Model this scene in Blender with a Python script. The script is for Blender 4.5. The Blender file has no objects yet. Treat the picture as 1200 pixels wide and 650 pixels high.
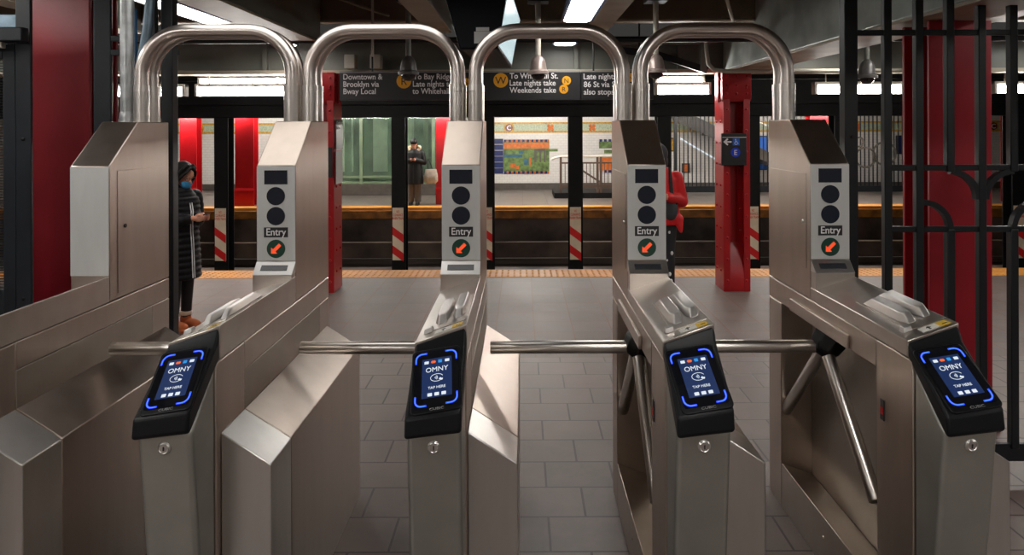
import bpy, bmesh, math, random
from mathutils import Vector, Matrix
random.seed(7)
R = math.radians
sc = bpy.context.scene
COL = sc.collection
F, CX, CY, EYE = 830.0, 612.0, 150.0, 1.8          # focal length (px), principal point, eye height

def at(px, py, d):
    return Vector(((px - CX) / F * d, d, EYE - (py - CY) / F * d))

def srgb(r, g, b):
    f = lambda c: (c / 255 / 12.92) if c / 255 <= 0.04045 else ((c / 255 + 0.055) / 1.055) ** 2.4
    return (f(r), f(g), f(b), 1.0)

# ------------------------------------------------------------------ materials
class NT:
    def __init__(self, name):
        self.m = bpy.data.materials.new(name); self.m.use_nodes = True
        self.t = self.m.node_tree; self.n = self.t.nodes; self.l = self.t.links
        self.b = self.n['Principled BSDF']
    def node(self, kind, **kw):
        x = self.n.new(kind)
        for k, v in kw.items():
            if k in x.inputs.keys(): x.inputs[k].default_value = v
            else: setattr(x, k, v)
        return x
    def link(self, a, b): self.l.new(a, b)

def mat(name, col, rough=0.5, metal=0.0, noise=0.0, nscale=6.0, stretch=None, bump=0.0, bscale=40.0, spec=None, coat=0.0, rvar=0.0, nstretch=None):
    t = NT(name); b = t.b
    b.inputs['Base Color'].default_value = col
    b.inputs['Roughness'].default_value = rough
    b.inputs['Metallic'].default_value = metal
    if spec is not None: b.inputs['Specular IOR Level'].default_value = spec
    if coat: b.inputs['Coat Weight'].default_value = coat
    if noise or bump or rvar:
        tc = t.node('ShaderNodeTexCoord'); mp = t.node('ShaderNodeMapping')
        t.link(tc.outputs['Object'], mp.inputs['Vector'])
        if noise or rvar:
            if nstretch: mp.inputs['Scale'].default_value = nstretch
            nz = t.node('ShaderNodeTexNoise', Scale=nscale, Detail=4.0, Roughness=0.5)
            t.link(mp.outputs[0], nz.inputs['Vector'])
        if noise:
            mr = t.node('ShaderNodeMapRange'); mr.inputs[1].default_value = 0.3; mr.inputs[2].default_value = 0.7
            mr.inputs[3].default_value = 1 - noise; mr.inputs[4].default_value = 1 + noise
            t.link(nz.outputs[0], mr.inputs[0])
            mx = t.node('ShaderNodeMix', data_type='RGBA', blend_type='MULTIPLY')
            mx.inputs[0].default_value = 1.0; mx.inputs[6].default_value = col
            t.link(mr.outputs[0], mx.inputs[7]); t.link(mx.outputs[2], b.inputs['Base Color'])
        if rvar:
            m2 = t.node('ShaderNodeMapRange'); m2.inputs[1].default_value = 0.3; m2.inputs[2].default_value = 0.7
            m2.inputs[3].default_value = max(0.02, rough - rvar); m2.inputs[4].default_value = rough + rvar
            t.link(nz.outputs[0], m2.inputs[0]); t.link(m2.outputs[0], b.inputs['Roughness'])
        if bump:
            m3 = t.node('ShaderNodeMapping')
            if stretch: m3.inputs['Scale'].default_value = stretch
            t.link(tc.outputs['Object'], m3.inputs['Vector'])
            n2 = t.node('ShaderNodeTexNoise', Scale=bscale, Detail=3.0); t.link(m3.outputs[0], n2.inputs['Vector'])
            bp = t.node('ShaderNodeBump', Strength=bump, Distance=0.002)
            t.link(n2.outputs[0], bp.inputs['Height']); t.link(bp.outputs[0], b.inputs['Normal'])
    return t.m

def emit(name, col, strength, base=(0.02, 0.02, 0.02, 1)):
    t = NT(name); t.b.inputs['Base Color'].default_value = base
    t.b.inputs['Emission Color'].default_value = col
    t.b.inputs['Emission Strength'].default_value = strength
    t.b.inputs['Roughness'].default_value = 0.25
    return t.m

def tile_mat(name, base, dark, mortar, w, h, offset, rough=0.4, msize=0.006, coords=None, bump=0.25, vert=False, dirt=0.25):
    """tiles; brick texture in world metres"""
    t = NT(name); b = t.b
    tc = t.node('ShaderNodeTexCoord'); mp = t.node('ShaderNodeMapping')
    if vert: mp.inputs['Rotation'].default_value = (R(-90), 0, 0)
    t.link(tc.outputs['Object'], mp.inputs['Vector'])
    br = t.node('ShaderNodeTexBrick', offset=offset, squash=1.0)
    for k, v in (('Color1', base), ('Color2', dark), ('Mortar', mortar), ('Scale', 1.0), ('Mortar Size', msize), ('Mortar Smooth', 0.2), ('Bias', 0.0), ('Brick Width', w), ('Row Height', h)):
        br.inputs[k].default_value = v
    t.link(mp.outputs[0], br.inputs['Vector'])
    nz = t.node('ShaderNodeTexNoise', Scale=3.0, Detail=8.0, Roughness=0.65); t.link(tc.outputs['Object'], nz.inputs['Vector'])
    mr = t.node('ShaderNodeMapRange'); mr.inputs[1].default_value = 0.3; mr.inputs[2].default_value = 0.7
    mr.inputs[3].default_value = 1 - dirt; mr.inputs[4].default_value = 1 + dirt
    t.link(nz.outputs[0], mr.inputs[0])
    mx = t.node('ShaderNodeMix', data_type='RGBA', blend_type='MULTIPLY'); mx.inputs[0].default_value = 1.0
    t.link(br.outputs['Color'], mx.inputs[6]); t.link(mr.outputs[0], mx.inputs[7]); t.link(mx.outputs[2], b.inputs['Base Color'])
    m2 = t.node('ShaderNodeMapRange'); m2.inputs[3].default_value = rough - 0.1; m2.inputs[4].default_value = rough + 0.15
    t.link(nz.outputs[0], m2.inputs[0]); t.link(m2.outputs[0], b.inputs['Roughness'])
    bp = t.node('ShaderNodeBump', Strength=bump, Distance=0.004); bp.invert = True
    t.link(br.outputs['Fac'], bp.inputs['Height']); t.link(bp.outputs[0], b.inputs['Normal'])
    return t.m

M = {}
M['steel'] = mat('brushed_steel', (0.51, 0.44, 0.385, 1), 0.33, 1.0, noise=0.06, nscale=3.5, nstretch=(4, 4, 0.6), rvar=0.02)
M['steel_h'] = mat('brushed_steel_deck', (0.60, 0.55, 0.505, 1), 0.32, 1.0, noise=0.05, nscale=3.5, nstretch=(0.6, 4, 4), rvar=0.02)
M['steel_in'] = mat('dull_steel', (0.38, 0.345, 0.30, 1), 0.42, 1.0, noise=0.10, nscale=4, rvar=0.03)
M['panel'] = mat('satin_panel', (0.68, 0.69, 0.68, 1), 0.50, 0.6, noise=0.05, nscale=6, nstretch=(3, 3, 0.6))
M['pipe'] = mat('pipe_steel', (0.68, 0.62, 0.58, 1), 0.30, 1.0)
M['collar'] = mat('collar_steel', (0.70, 0.66, 0.62, 1), 0.30, 1.0, noise=0.05)
M['arm'] = mat('arm_steel', (0.70, 0.66, 0.62, 1), 0.29, 1.0, noise=0.05)
M['pedestal'] = mat('pedestal_paint', (0.42, 0.425, 0.39, 1), 0.36, 0.85, noise=0.10, nscale=6)
M['wedge'] = mat('wedge_steel', (0.76, 0.75, 0.73, 1), 0.32, 1.0)
M['girder'] = mat('girder_peeling_paint', (0.40, 0.45, 0.42, 1), 0.34, 0.0, noise=0.35, nscale=3.0, bump=0.7, bscale=9)
M['guard'] = mat('guard_steel', (0.66, 0.645, 0.62, 1), 0.33, 1.0, noise=0.06, nscale=3.5, nstretch=(4, 4, 0.6))
M['cast'] = mat('cast_metal', (0.62, 0.60, 0.58, 1), 0.36, 0.9)
M['black'] = mat('black_plastic', (0.005, 0.0055, 0.007, 1), 0.34, 0.0, spec=0.22)
M['grain'] = mat('grained_black', (0.005, 0.0055, 0.007, 1), 0.42, 0.0, spec=0.22)
M['gloss'] = mat('black_glass', (0.006, 0.007, 0.010, 1), 0.06, 0.0, coat=0.5)
M['navy'] = mat('dark_lens', (0.012, 0.018, 0.032, 1), 0.18)
M['hub'] = mat('hub_black', (0.005, 0.005, 0.006, 1), 0.40, spec=0.3)
M['green'] = mat('dark_green_lens', (0.010, 0.065, 0.045, 1), 0.3)
M['arrow'] = emit('arrow_lit', (1.0, 0.10, 0.03, 1), 0.30, (0.6, 0.08, 0.03, 1))
M['signblack'] = mat('sign_black', (0.017, 0.017, 0.019, 1), 0.4)
M['white'] = mat('white_letters', (0.93, 0.93, 0.92, 1), 0.5)
M['grey_let'] = mat('grey_letters', (0.30, 0.30, 0.31, 1), 0.5)
M['display'] = mat('display_window', (0.035, 0.038, 0.045, 1), 0.12)
M['screen'] = emit('reader_screen', (0.004, 0.030, 0.14, 1), 0.30)
M['led'] = emit('blue_led', (0.010, 0.045, 1.0, 1), 1.5)
M['ledcore'] = emit('blue_led_core', (0.12, 0.26, 1.0, 1), 0.75)
M['lit'] = emit('lit_white', (0.85, 0.92, 1.0, 1), 0.42)
M['litorange'] = emit('lit_orange', (1.0, 0.16, 0.03, 1), 0.4)
M['litblue'] = emit('lit_blue', (0.03, 0.40, 1.0, 1), 0.35)
M['sticker'] = mat('sticker_white', (0.75, 0.73, 0.68, 1), 0.5)
M['yellow'] = mat('sticker_yellow', (0.75, 0.48, 0.05, 1), 0.5)
M['red'] = mat('red_paint', (0.36, 0.009, 0.020, 1), 0.40, 0.0, noise=0.14, nscale=3, bump=0.12, bscale=14)
M['redbright'] = mat('red_paint_bright', (0.42, 0.006, 0.010, 1), 0.34, 0.0, noise=0.1, nscale=4)
M['iron'] = mat('dark_iron', (0.010, 0.0115, 0.014, 1), 0.40, 0.0, noise=0.25, nscale=6, spec=0.35)
M['ironblue'] = mat('blue_black_iron', (0.012, 0.0155, 0.021, 1), 0.40, 0.0, noise=0.3, nscale=5, spec=0.35)
M['tunnel'] = mat('tunnel_black', (0.006, 0.0055, 0.006, 1), 0.6, 0.0, spec=0.2, noise=0.4, nscale=2)
M['pit'] = mat('pit_wall', (0.10, 0.068, 0.052, 1), 0.5, 0.0, noise=0.8, nscale=1.2)
M['galv'] = mat('galvanised', (0.50, 0.52, 0.53, 1), 0.42, 0.75, noise=0.3, nscale=14)
M['galvblue'] = mat('galvanised_blue', (0.16, 0.22, 0.27, 1), 0.40, 0.6, noise=0.3, nscale=10)
M['bluetape'] = mat('blue_paint', (0.03, 0.16, 0.36, 1), 0.5)
M['paint'] = mat('beam_paint', (0.175, 0.18, 0.155, 1), 0.40, 0.0, noise=0.18, nscale=2.2, bump=0.35, bscale=7)
M['paintdark'] = mat('ceiling_paint', (0.17, 0.130, 0.090, 1), 0.55, 0.0, noise=0.3, nscale=1.5, bump=0.3, bscale=6)
M['ceilwhite'] = mat('mezzanine_ceiling', (0.42, 0.37, 0.31, 1), 0.6, 0.0, noise=0.15, nscale=1.5)
M['tan'] = mat('flange_tan_and_bounce', (0.42, 0.37, 0.28, 1), 0.5, 0.0, noise=0.15, nscale=4)
M['ochre'] = mat('edge_board', (0.40, 0.155, 0.022, 1), 0.5, 0.0, noise=0.5, nscale=5)
M['camera'] = mat('camera_shell', (0.34, 0.27, 0.245, 1), 0.35, 0.35)
M['cameradark'] = mat('camera_shell_dark', (0.085, 0.080, 0.076, 1), 0.38, 0.3)
M['dome'] = mat('camera_dome', (0.008, 0.008, 0.010, 1), 0.06, coat=0.6)
M['conduit'] = mat('conduit_cream', (0.50, 0.47, 0.40, 1), 0.45, 0.1)
M['tube'] = emit('fluorescent_tube', (1.0, 0.965, 0.91, 1), 20.0, (0.8, 0.8, 0.8, 1))
M['tubefar'] = emit('fluorescent_tube_far', (1.0, 0.955, 0.89, 1), 46.0, (0.8, 0.8, 0.8, 1))
M['troffer'] = emit('ceiling_diffuser', (1.0, 0.965, 0.92, 1), 9.5, (0.8, 0.8, 0.8, 1))
M['reflectpanel'] = emit('hood_reflection_diffuser', (1.0, 0.97, 0.93, 1), 0.95, (0.8, 0.8, 0.8, 1))
M['housing'] = mat('lamp_housing', (0.10, 0.14, 0.26, 1), 0.4, 0.0)
M['fixture'] = mat('fixture_white', (0.45, 0.44, 0.42, 1), 0.45)
M['tactile'] = mat('tactile_yellow', srgb(215, 145, 62), 0.5, 0.0, noise=0.12, nscale=4)
M['tactilefar'] = mat('tactile_far', srgb(226, 152, 62), 0.5, 0.0, noise=0.15, nscale=4)
M['wine'] = mat('maroon_tile', (0.12, 0.012, 0.012, 1), 0.3)
M['frieze_y'] = mat('mosaic_yellow', srgb(196, 148, 40), 0.45, 0.0, noise=0.35, nscale=22)
M['frieze_g'] = mat('mosaic_pale', srgb(176, 186, 158), 0.45, 0.0, noise=0.3, nscale=30)
M['mos_green'] = mat('mosaic_green', srgb(92, 116, 58), 0.45, 0.0, noise=0.65, nscale=9)
M['mos_orange'] = mat('mosaic_orange', srgb(205, 106, 30), 0.45, 0.0, noise=0.25, nscale=14)
M['mos_blue'] = mat('mosaic_blue', srgb(22, 36, 92), 0.35, 0.0, noise=0.4, nscale=12)
M['mos_teal'] = mat('mosaic_teal', srgb(38, 92, 118), 0.35, 0.0, noise=0.4, nscale=12)
M['basetile'] = mat('wall_base_tile', srgb(82, 76, 70), 0.4, 0.0, noise=0.2)
M['glassgreen'] = mat('booth_green', srgb(118, 136, 108), 0.30, 0.0, noise=0.3, nscale=2)
M['boothglass'] = mat('booth_glass', srgb(128, 148, 126), 0.12, 0.0, noise=0.5, nscale=1.3)
M['bright_strip'] = mat('booth_pale', srgb(205, 216, 196), 0.35, 0.0, noise=0.2, nscale=3)
M['bluecircle'] = mat('sign_blue', srgb(22, 70, 215), 0.45)
M['bluesquare'] = mat('sign_access_blue', srgb(28, 120, 235), 0.45)
M['routeyellow'] = mat('sign_route_yellow', srgb(250, 176, 20), 0.45)
M['stripe_red'] = mat('stripe_red', srgb(212, 24, 24), 0.5)
M['stripe_white'] = mat('stripe_white', srgb(226, 206, 178), 0.5, noise=0.08)
M['paper'] = mat('paper', srgb(225, 225, 222), 0.7)
M['concrete'] = mat('concrete', (0.30, 0.29, 0.27, 1), 0.7, 0.0, noise=0.3, nscale=9, bump=0.6, bscale=20)
M['backwall'] = tile_mat('mezzanine_wall_tile', (0.40, 0.34, 0.28, 1), (0.38, 0.32, 0.26, 1), (0.2, 0.17, 0.14, 1), 0.3, 0.15, 0.5, vert=True)
M['fartile'] = tile_mat('white_wall_tile', srgb(226, 222, 216), srgb(221, 217, 212), srgb(196, 190, 184), 0.15, 0.075, 0.5, rough=0.3, msize=0.004, vert=True, dirt=0.05, bump=0.1)
M['sidewall'] = mat('side_wall_dark', (0.10, 0.085, 0.07, 1), 0.5, noise=0.3)
M['floor'] = tile_mat('floor_tile_bond', srgb(114, 99, 93), srgb(105, 92, 87), srgb(54, 42, 37), 0.345, 0.27, 0.5, rough=0.38, msize=0.006)
M['floorfar'] = tile_mat('floor_tile_grid', srgb(112, 98, 93), srgb(104, 91, 86), srgb(112, 76, 58), 0.345, 0.345, 0.0, rough=0.46, msize=0.005)
M['farfloor'] = tile_mat('far_floor_tile', srgb(122, 112, 106), srgb(116, 106, 100), srgb(90, 80, 74), 0.6, 0.6, 0.0, rough=0.35)
M['skin'] = mat('skin', srgb(212, 150, 122), 0.5)
M['hair'] = mat('black_hair', (0.006, 0.005, 0.0045, 1), 0.55, spec=0.25)
M['coat'] = mat('black_down_coat', (0.004, 0.004, 0.005, 1), 0.55, spec=0.25)
M['parka'] = mat('black_parka', (0.005, 0.0055, 0.006, 1), 0.7, noise=0.3)
M['leggings'] = mat('black_leggings', (0.012, 0.011, 0.013, 1), 0.7)
M['greytrousers'] = mat('grey_trousers', (0.15, 0.14, 0.135, 1), 0.8, noise=0.2)
M['boot'] = mat('tan_suede', srgb(176, 92, 46), 0.8, noise=0.15)
M['fleece'] = mat('cream_fleece', srgb(226, 208, 186), 0.9, bump=0.8, bscale=80)
M['fur'] = mat('pale_fur', srgb(216, 196, 164), 0.95, noise=0.2, nscale=30, bump=1.0, bscale=60)
M['mask'] = mat('blue_mask', srgb(62, 150, 200), 0.7)
M['redjacket'] = mat('red_jacket', srgb(214, 22, 26), 0.5, noise=0.12, bump=0.3, bscale=20)
M['greyhood'] = mat('grey_hoodie', srgb(62, 62, 66), 0.85, noise=0.15)
M['strap'] = mat('dark_strap', (0.012, 0.012, 0.012, 1), 0.7)
M['printpants'] = mat('printed_trousers', (0.02, 0.02, 0.022, 1), 0.8)
M['shoe'] = mat('black_shoe', (0.010, 0.010, 0.010, 1), 0.5)
M['tote'] = mat('canvas_tote', srgb(205, 194, 180), 0.85, noise=0.25, nscale=12)
M['phone'] = mat('phone_shell', (0.02, 0.02, 0.022, 1), 0.2)
M['phonewhite'] = emit('phone_screen', (0.8, 0.9, 1.0, 1), 0.6)
M['ad'] = emit('ad_screen', (0.50, 0.68, 0.72, 1), 0.40)
M['adcase'] = mat('display_case', (0.003, 0.004, 0.008, 1), 0.5, spec=0.15)
M['lock'] = mat('lock_chrome', (0.7, 0.68, 0.66, 1), 0.32, 1.0)
M['eye'] = mat('eye_dark', (0.02, 0.012, 0.01, 1), 0.3)
M['lip'] = mat('lips', srgb(170, 84, 80), 0.5)
M['glassesmat'] = mat('glasses_frame', (0.02, 0.014, 0.012, 1), 0.3)
M['railsteel'] = mat('track_rail', (0.10, 0.085, 0.075, 1), 0.35, 0.8)
M['rampbrown'] = mat('railing_brown', srgb(98, 80, 68), 0.4, 0.4)
M['ramplight'] = mat('railing_light', srgb(205, 196, 186), 0.4, 0.3)

# ------------------------------------------------------------------ mesh helpers
class MB:
    def __init__(self): self.bm = bmesh.new()
    def box(self, x0, x1, y0, y1, z0, z1):
        v = [self.bm.verts.new(p) for p in ((x0,y0,z0),(x1,y0,z0),(x1,y1,z0),(x0,y1,z0),(x0,y0,z1),(x1,y0,z1),(x1,y1,z1),(x0,y1,z1))]
        for f in ((0,3,2,1),(4,5,6,7),(0,1,5,4),(1,2,6,5),(2,3,7,6),(3,0,4,7)): self.bm.faces.new([v[i] for i in f])
        return self
    def loft(self, A, B):
        """closed solid between two point loops of equal length"""
        a = [self.bm.verts.new(p) for p in A]; b = [self.bm.verts.new(p) for p in B]; n = len(a)
        for i in range(n): self.bm.faces.new((a[i], a[(i+1)%n], b[(i+1)%n], b[i]))
        self.bm.faces.new(list(reversed(a))); self.bm.faces.new(b)
        return self
    def prism_x(self, prof, x0, x1):                 # profile of (y, z)
        return self.loft([(x0, y, z) for y, z in prof], [(x1, y, z) for y, z in prof])
    def prism_y(self, prof, y0, y1):                 # profile of (x, z)
        return self.loft([(x, y0, z) for x, z in prof], [(x, y1, z) for x, z in prof])
    def prism_z(self, prof, z0, z1):
        return self.loft([(x, y, z0) for x, y in prof], [(x, y, z1) for x, y in prof])
    def rings(self, rings, cap=True):
        rows = [[self.bm.verts.new(p) for p in r] for r in rings]
        for a, b in zip(rows, rows[1:]):
            n = len(a)
            for i in range(n): self.bm.faces.new((a[i], a[(i+1)%n], b[(i+1)%n], b[i]))
        if cap:
            self.bm.faces.new(list(reversed(rows[0]))); self.bm.faces.new(rows[-1])
        return self
    def lathe(self, origin, axis, prof, n=24):       # prof of (r, t) along the axis
        o = Vector(origin); a = Vector(axis).normalized()
        u = a.orthogonal().normalized(); w = a.cross(u)
        return self.rings([[o + a*t + (u*math.cos(2*math.pi*i/n) + w*math.sin(2*math.pi*i/n))*max(r, 1e-5) for i in range(n)] for r, t in prof])
    def rod(self, a, b, r, r2=None, n=16):
        a, b = Vector(a), Vector(b)
        return self.lathe(a, b - a, [(r, 0), (r if r2 is None else r2, (b - a).length)], n)
    def tube(self, pts, r, n=14, closed=False):
        pts = [Vector(p) for p in pts]; rings = []; u = None
        for i, p in enumerate(pts):
            d = (pts[min(i+1, len(pts)-1)] - pts[max(i-1, 0)]).normalized()
            u = d.orthogonal().normalized() if u is None else (u - d*u.dot(d)).normalized()
            w = d.cross(u)
            rings.append([p + (u*math.cos(2*math.pi*k/n) + w*math.sin(2*math.pi*k/n))*r for k in range(n)])
        return self.rings(rings)
    def bar(self, pts, w, h, up=(0, 1, 0)):
        """rectangular bar along a path: w across, h along 'up'"""
        pts = [Vector(p) for p in pts]; up = Vector(up); rings = []
        for i, p in enumerate(pts):
            d = (pts[min(i+1, len(pts)-1)] - pts[max(i-1, 0)]).normalized(); s = d.cross(up).normalized()
            rings.append([p + s*w/2 + up*h/2, p - s*w/2 + up*h/2, p - s*w/2 - up*h/2, p + s*w/2 - up*h/2])
        return self.rings(rings)
    def ball(self, c, r, seg=16, rot=None):
        r = (r, r, r) if isinstance(r, (int, float)) else r
        m = Matrix.Translation(c) @ (rot.to_4x4() if rot else Matrix.Identity(4)) @ Matrix.Diagonal((*r, 1))
        bmesh.ops.create_uvsphere(self.bm, u_segments=seg, v_segments=max(6, seg//2), radius=1, matrix=m)
        return self
    def cone(self, a, b, ra, rb, n=16):
        self.rod(a, b, ra, rb, n); self.ball(a, ra, n); self.ball(b, rb, n); return self
    def mesh(self, name):
        bmesh.ops.recalc_face_normals(self.bm, faces=self.bm.faces)
        me = bpy.data.meshes.new(name); self.bm.to_mesh(me); self.bm.free(); return me
    def build(self, name, m, parent=None, bevel=0.0, seg=2, smooth=None, loc=None):
        me = self.mesh(name)
        if parent is not None: me.transform(Matrix.Translation(-wloc(parent)))
        elif loc is not None: me.transform(Matrix.Translation(-Vector(loc)))
        me.materials.append(M[m] if isinstance(m, str) else m)
        o = bpy.data.objects.new(name, me); COL.objects.link(o)
        if parent is not None: o.parent = parent
        elif loc is not None: o.location = loc
        if smooth is not None:
            for p in me.polygons: p.use_smooth = True
            me.set_sharp_from_angle(angle=R(smooth))
        if bevel:
            b = o.modifiers.new('bevel', 'BEVEL'); b.width = bevel; b.segments = seg; b.limit_method = 'ANGLE'; b.angle_limit = R(30)
            if smooth is None:
                for p in me.polygons: p.use_smooth = True
                me.set_sharp_from_angle(angle=R(30)); b.harden_normals = False
        return o

def wloc(o):
    v = Vector((0, 0, 0))
    while o is not None: v += o.location; o = o.parent
    return v

def tag(o, label, cat, group=None, kind=None):
    o['label'] = label; o['category'] = cat
    if group: o['group'] = group
    if kind: o['kind'] = kind
    return o

def thing(name, label, cat, loc=(0, 0, 0), group=None):
    o = bpy.data.objects.new(name, None); COL.objects.link(o); o.location = loc; o.empty_display_size = 0.1
    return tag(o, label, cat, group)

def struct(name, mb, m, bevel=0.0):
    o = mb.build(name, m, bevel=bevel); o['kind'] = 'structure'; return o

def copy_tree(o, parent=None):
    c = o.copy(); COL.objects.link(c)
    if parent is not None: c.parent = parent
    for ch in [x for x in KIDS.get(o.name, ())]: copy_tree(ch, c)
    return c
KIDS = {}
def index_kids():
    KIDS.clear()
    for x in bpy.data.objects:
        if x.parent is not None: KIDS.setdefault(x.parent.name, []).append(x)

def text(name, body, size, m, parent, origin, ux, uy, align='LEFT', bold=0.0, depth=0.0008, squeeze=1.0):
    """raised lettering: origin = baseline point, ux = reading direction, uy = up"""
    cu = bpy.data.curves.new(name, 'FONT'); cu.body = body; cu.size = size; cu.align_x = align
    cu.extrude = depth; cu.offset = bold * size; cu.resolution_u = 3; cu.space_line = 0.95
    tmp = bpy.data.objects.new(name + '_tmp', cu); COL.objects.link(tmp)
    bpy.context.view_layer.update()
    me = bpy.data.meshes.new_from_object(tmp.evaluated_get(bpy.context.evaluated_depsgraph_get()))
    bpy.data.objects.remove(tmp); bpy.data.curves.remove(cu)
    ux = Vector(ux).normalized(); uy = Vector(uy).normalized(); uz = ux.cross(uy)
    mx = Matrix(((ux.x*squeeze, uy.x, uz.x, origin[0]), (ux.y*squeeze, uy.y, uz.y, origin[1]), (ux.z*squeeze, uy.z, uz.z, origin[2]), (0, 0, 0, 1)))
    me.transform(Matrix.Translation(-wloc(parent)) @ mx)
    me.materials.clear(); me.materials.append(M[m])
    me.name = name
    o = bpy.data.objects.new(name, me); COL.objects.link(o); o.parent = parent
    return o
FX, FZ = (1, 0, 0), (0, 0, 1)                      # reading directions of a sign that faces the camera side

def disc(mb, x, y, z, r, t=0.003, n=28):
    return mb.lathe((x, y, z), (0, -1, 0), [(r, 0), (r, t)], n)

def rrect(w, h, r, n=6):
    pts = []
    for cx, cy, a0 in ((w/2-r, h/2-r, 0), (-w/2+r, h/2-r, 90), (-w/2+r, -h/2+r, 180), (w/2-r, -h/2+r, 270)):
        for i in range(n + 1):
            a = R(a0 + 90*i/n); pts.append((cx + r*math.cos(a), cy + r*math.sin(a)))
    return pts

ORD = ['first', 'second', 'third', 'fourth', 'fifth', 'sixth', 'seventh', 'eighth', 'ninth', 'tenth', 'eleventh', 'twelfth', 'thirteenth', 'fourteenth', 'fifteenth', 'sixteenth']

# ================================================================== SETTING
XL, XR = -12.0, 14.6
Y_SPLIT, Y_TAC, Y_EDGE, Y_FAR, Y_WALL = 5.56, 8.54, 9.0, 16.06, 20.75
def shifted(o, dx, dy):                              # put the tile joints where the photo has them
    o.data.transform(Matrix.Translation((-dx, -dy, 0))); o.location.x += dx; o.location.y += dy; return o
shifted(struct('floor', MB().box(XL, XR, -6, Y_SPLIT, -0.3, 0), 'floor'), 0.115, 0.04)
shifted(struct('floor_platform', MB().box(XL, XR, Y_SPLIT, Y_TAC, -0.3, 0), 'floorfar'), 0.10, 0.04)
# tactile strip with rows of truncated domes (bumps)
tb = MB().box(XL, XR, Y_TAC, Y_EDGE, -0.3, 0.004)
struct('trim_1', tb, 'tactile')
db = MB()
for i in range(150):
    for j in range(6):
        x = -5.2 + i*0.075; y = Y_TAC + 0.05 + j*0.072
        db.lathe((x, y, 0.004), (0, 0, 1), [(0.018, 0), (0.012, 0.005)], 6)
o = db.build('warning_bumps', 'tactile'); tag(o, 'rows of small raised bumps along the yellow platform edge strip', 'tactile paving', kind='stuff')
struct('floor_track', MB().box(XL, XR, Y_EDGE, Y_FAR, -1.4, -1.1), 'pit')
struct('wall_platform_edge', MB().box(XL, XR, Y_EDGE - 0.3, Y_EDGE - 0.02, -1.4, -0.3), 'pit')
struct('wall_track', MB().box(XL, XR, Y_FAR + 0.06, Y_FAR + 0.3, -1.4, -0.24), 'pit')
struct('floor_opposite', MB().box(XL, XR, Y_FAR + 0.42, Y_WALL, -0.24, 0), 'farfloor')
struct('trim_2', MB().box(XL, XR, Y_FAR + 0.02, Y_FAR + 0.42, -0.24, 0.004), 'tactilefar')
struct('trim_3', MB().box(XL, XR, Y_FAR - 0.02, Y_FAR + 0.02, -0.245, -0.06), 'ochre', 0.008)
struct('wall_front', MB().box(XL, XR, Y_WALL, Y_WALL + 0.3, 0, 2.6), 'fartile')
struct('baseboard_front', MB().box(XL, XR, Y_WALL - 0.02, Y_WALL, 0, 0.19), 'basetile')
struct('wall_left', MB().box(XL - 0.3, XL, -6, Y_WALL, -1.4, 3.3), 'sidewall')
struct('wall_right', MB().box(XR, XR + 0.3, -6, Y_WALL, -1.4, 3.3), 'sidewall')
struct('wall_back', MB().box(XL, XR, -6.3, -6, 0, 3.3), 'backwall')
struct('ceiling', MB().box(XL, XR, 2.0, 8.9, 3.2, 3.4), 'paintdark')
struct('ceiling_mezzanine', MB().box(XL, XR, -6, 2.0, 3.2, 3.4), 'ceilwhite')
struct('ceiling_track', MB().box(XL, XR, 8.9, 15.7, 2.62, 2.8), 'tunnel')
struct('ceiling_opposite', MB().box(XL, XR, 15.7, Y_WALL, 2.45, 2.6), 'paint')
# frieze of the opposite wall: yellow borders, pale field
struct('trim_4', MB().box(XL, XR, Y_WALL - 0.015, Y_WALL, 1.66, 1.715), 'frieze_y')
struct('trim_5', MB().box(XL, XR, Y_WALL - 0.012, Y_WALL, 1.715, 1.915), 'frieze_g')
struct('trim_6', MB().box(XL, XR, Y_WALL - 0.015, Y_WALL, 1.915, 1.97), 'frieze_y')

def steel_beam(label, x0, x1, y0, y1, z0, z1, m='paint'):
    t = thing('ceiling_beam', label, 'beam', ((x0+x1)/2, (y0+y1)/2, z0)); t['kind'] = 'structure'
    MB().box(x0+0.004, x1-0.004, y0, y1-0.002, z0+0.02, z1).build('beam_casing', m, t, 0.01)
    MB().box(x0, x1, y0, y1, z0, z0+0.02).build('bottom_flange', 'tan', t, 0.003)  # tan colour stands for warm floor bounce on the beam underside
    return t
for lab, x0, x1, y1, z0 in (
        ('grey-green ceiling beam running above the first and second turnstiles', -2.3, -2.0, 7.05, 2.65),
        ('tan-lit ceiling beam running towards the back of the hanging display', -0.92, -0.70, 7.05, 2.75),
        ('tan-lit ceiling beam beside the bright ceiling lamp over the third arch', 0.62, 0.84, 7.05, 2.75),
        ('big peeling grey-green girder carried by the red columns near the bar gate', 2.32, 2.74, 8.2, 2.435),
        ('ceiling beam above the service gate at the edge of the photo', -4.0, -3.78, 7.05, 2.75),
        ('ceiling beam above the bar gate near the edge of the photo', 4.1, 4.32, 7.05, 2.75)):
    steel_beam(lab, x0, x1, -6, y1, z0, 3.2, 'girder' if y1 > 8 else 'paint')
steel_beam('cross beam where the ceiling beams end before the track', XL, XR, 7.05, 7.2, 2.86, 3.2, 'paintdark')
gd = thing('platform_girder', 'grey-green steel girder above the platform edge, over the hanging sign', 'girder', (0, 8.3, 2.43)); gd['kind'] = 'structure'
MB().box(XL, XR, 8.25, 8.30, 2.47, 2.80).build('web', 'paint', gd)
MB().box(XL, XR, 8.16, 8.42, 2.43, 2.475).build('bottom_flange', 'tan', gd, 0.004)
MB().box(XL, XR, 8.16, 8.42, 2.80, 2.84).build('top_flange', 'paint', gd, 0.004)
gs = MB()
for i in range(18): gs.box(-10.2 + i*1.2, -10.15 + i*1.2, 8.18, 8.25, 2.475, 2.80)
gs.build('stiffener', 'paint', gd)
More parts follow.
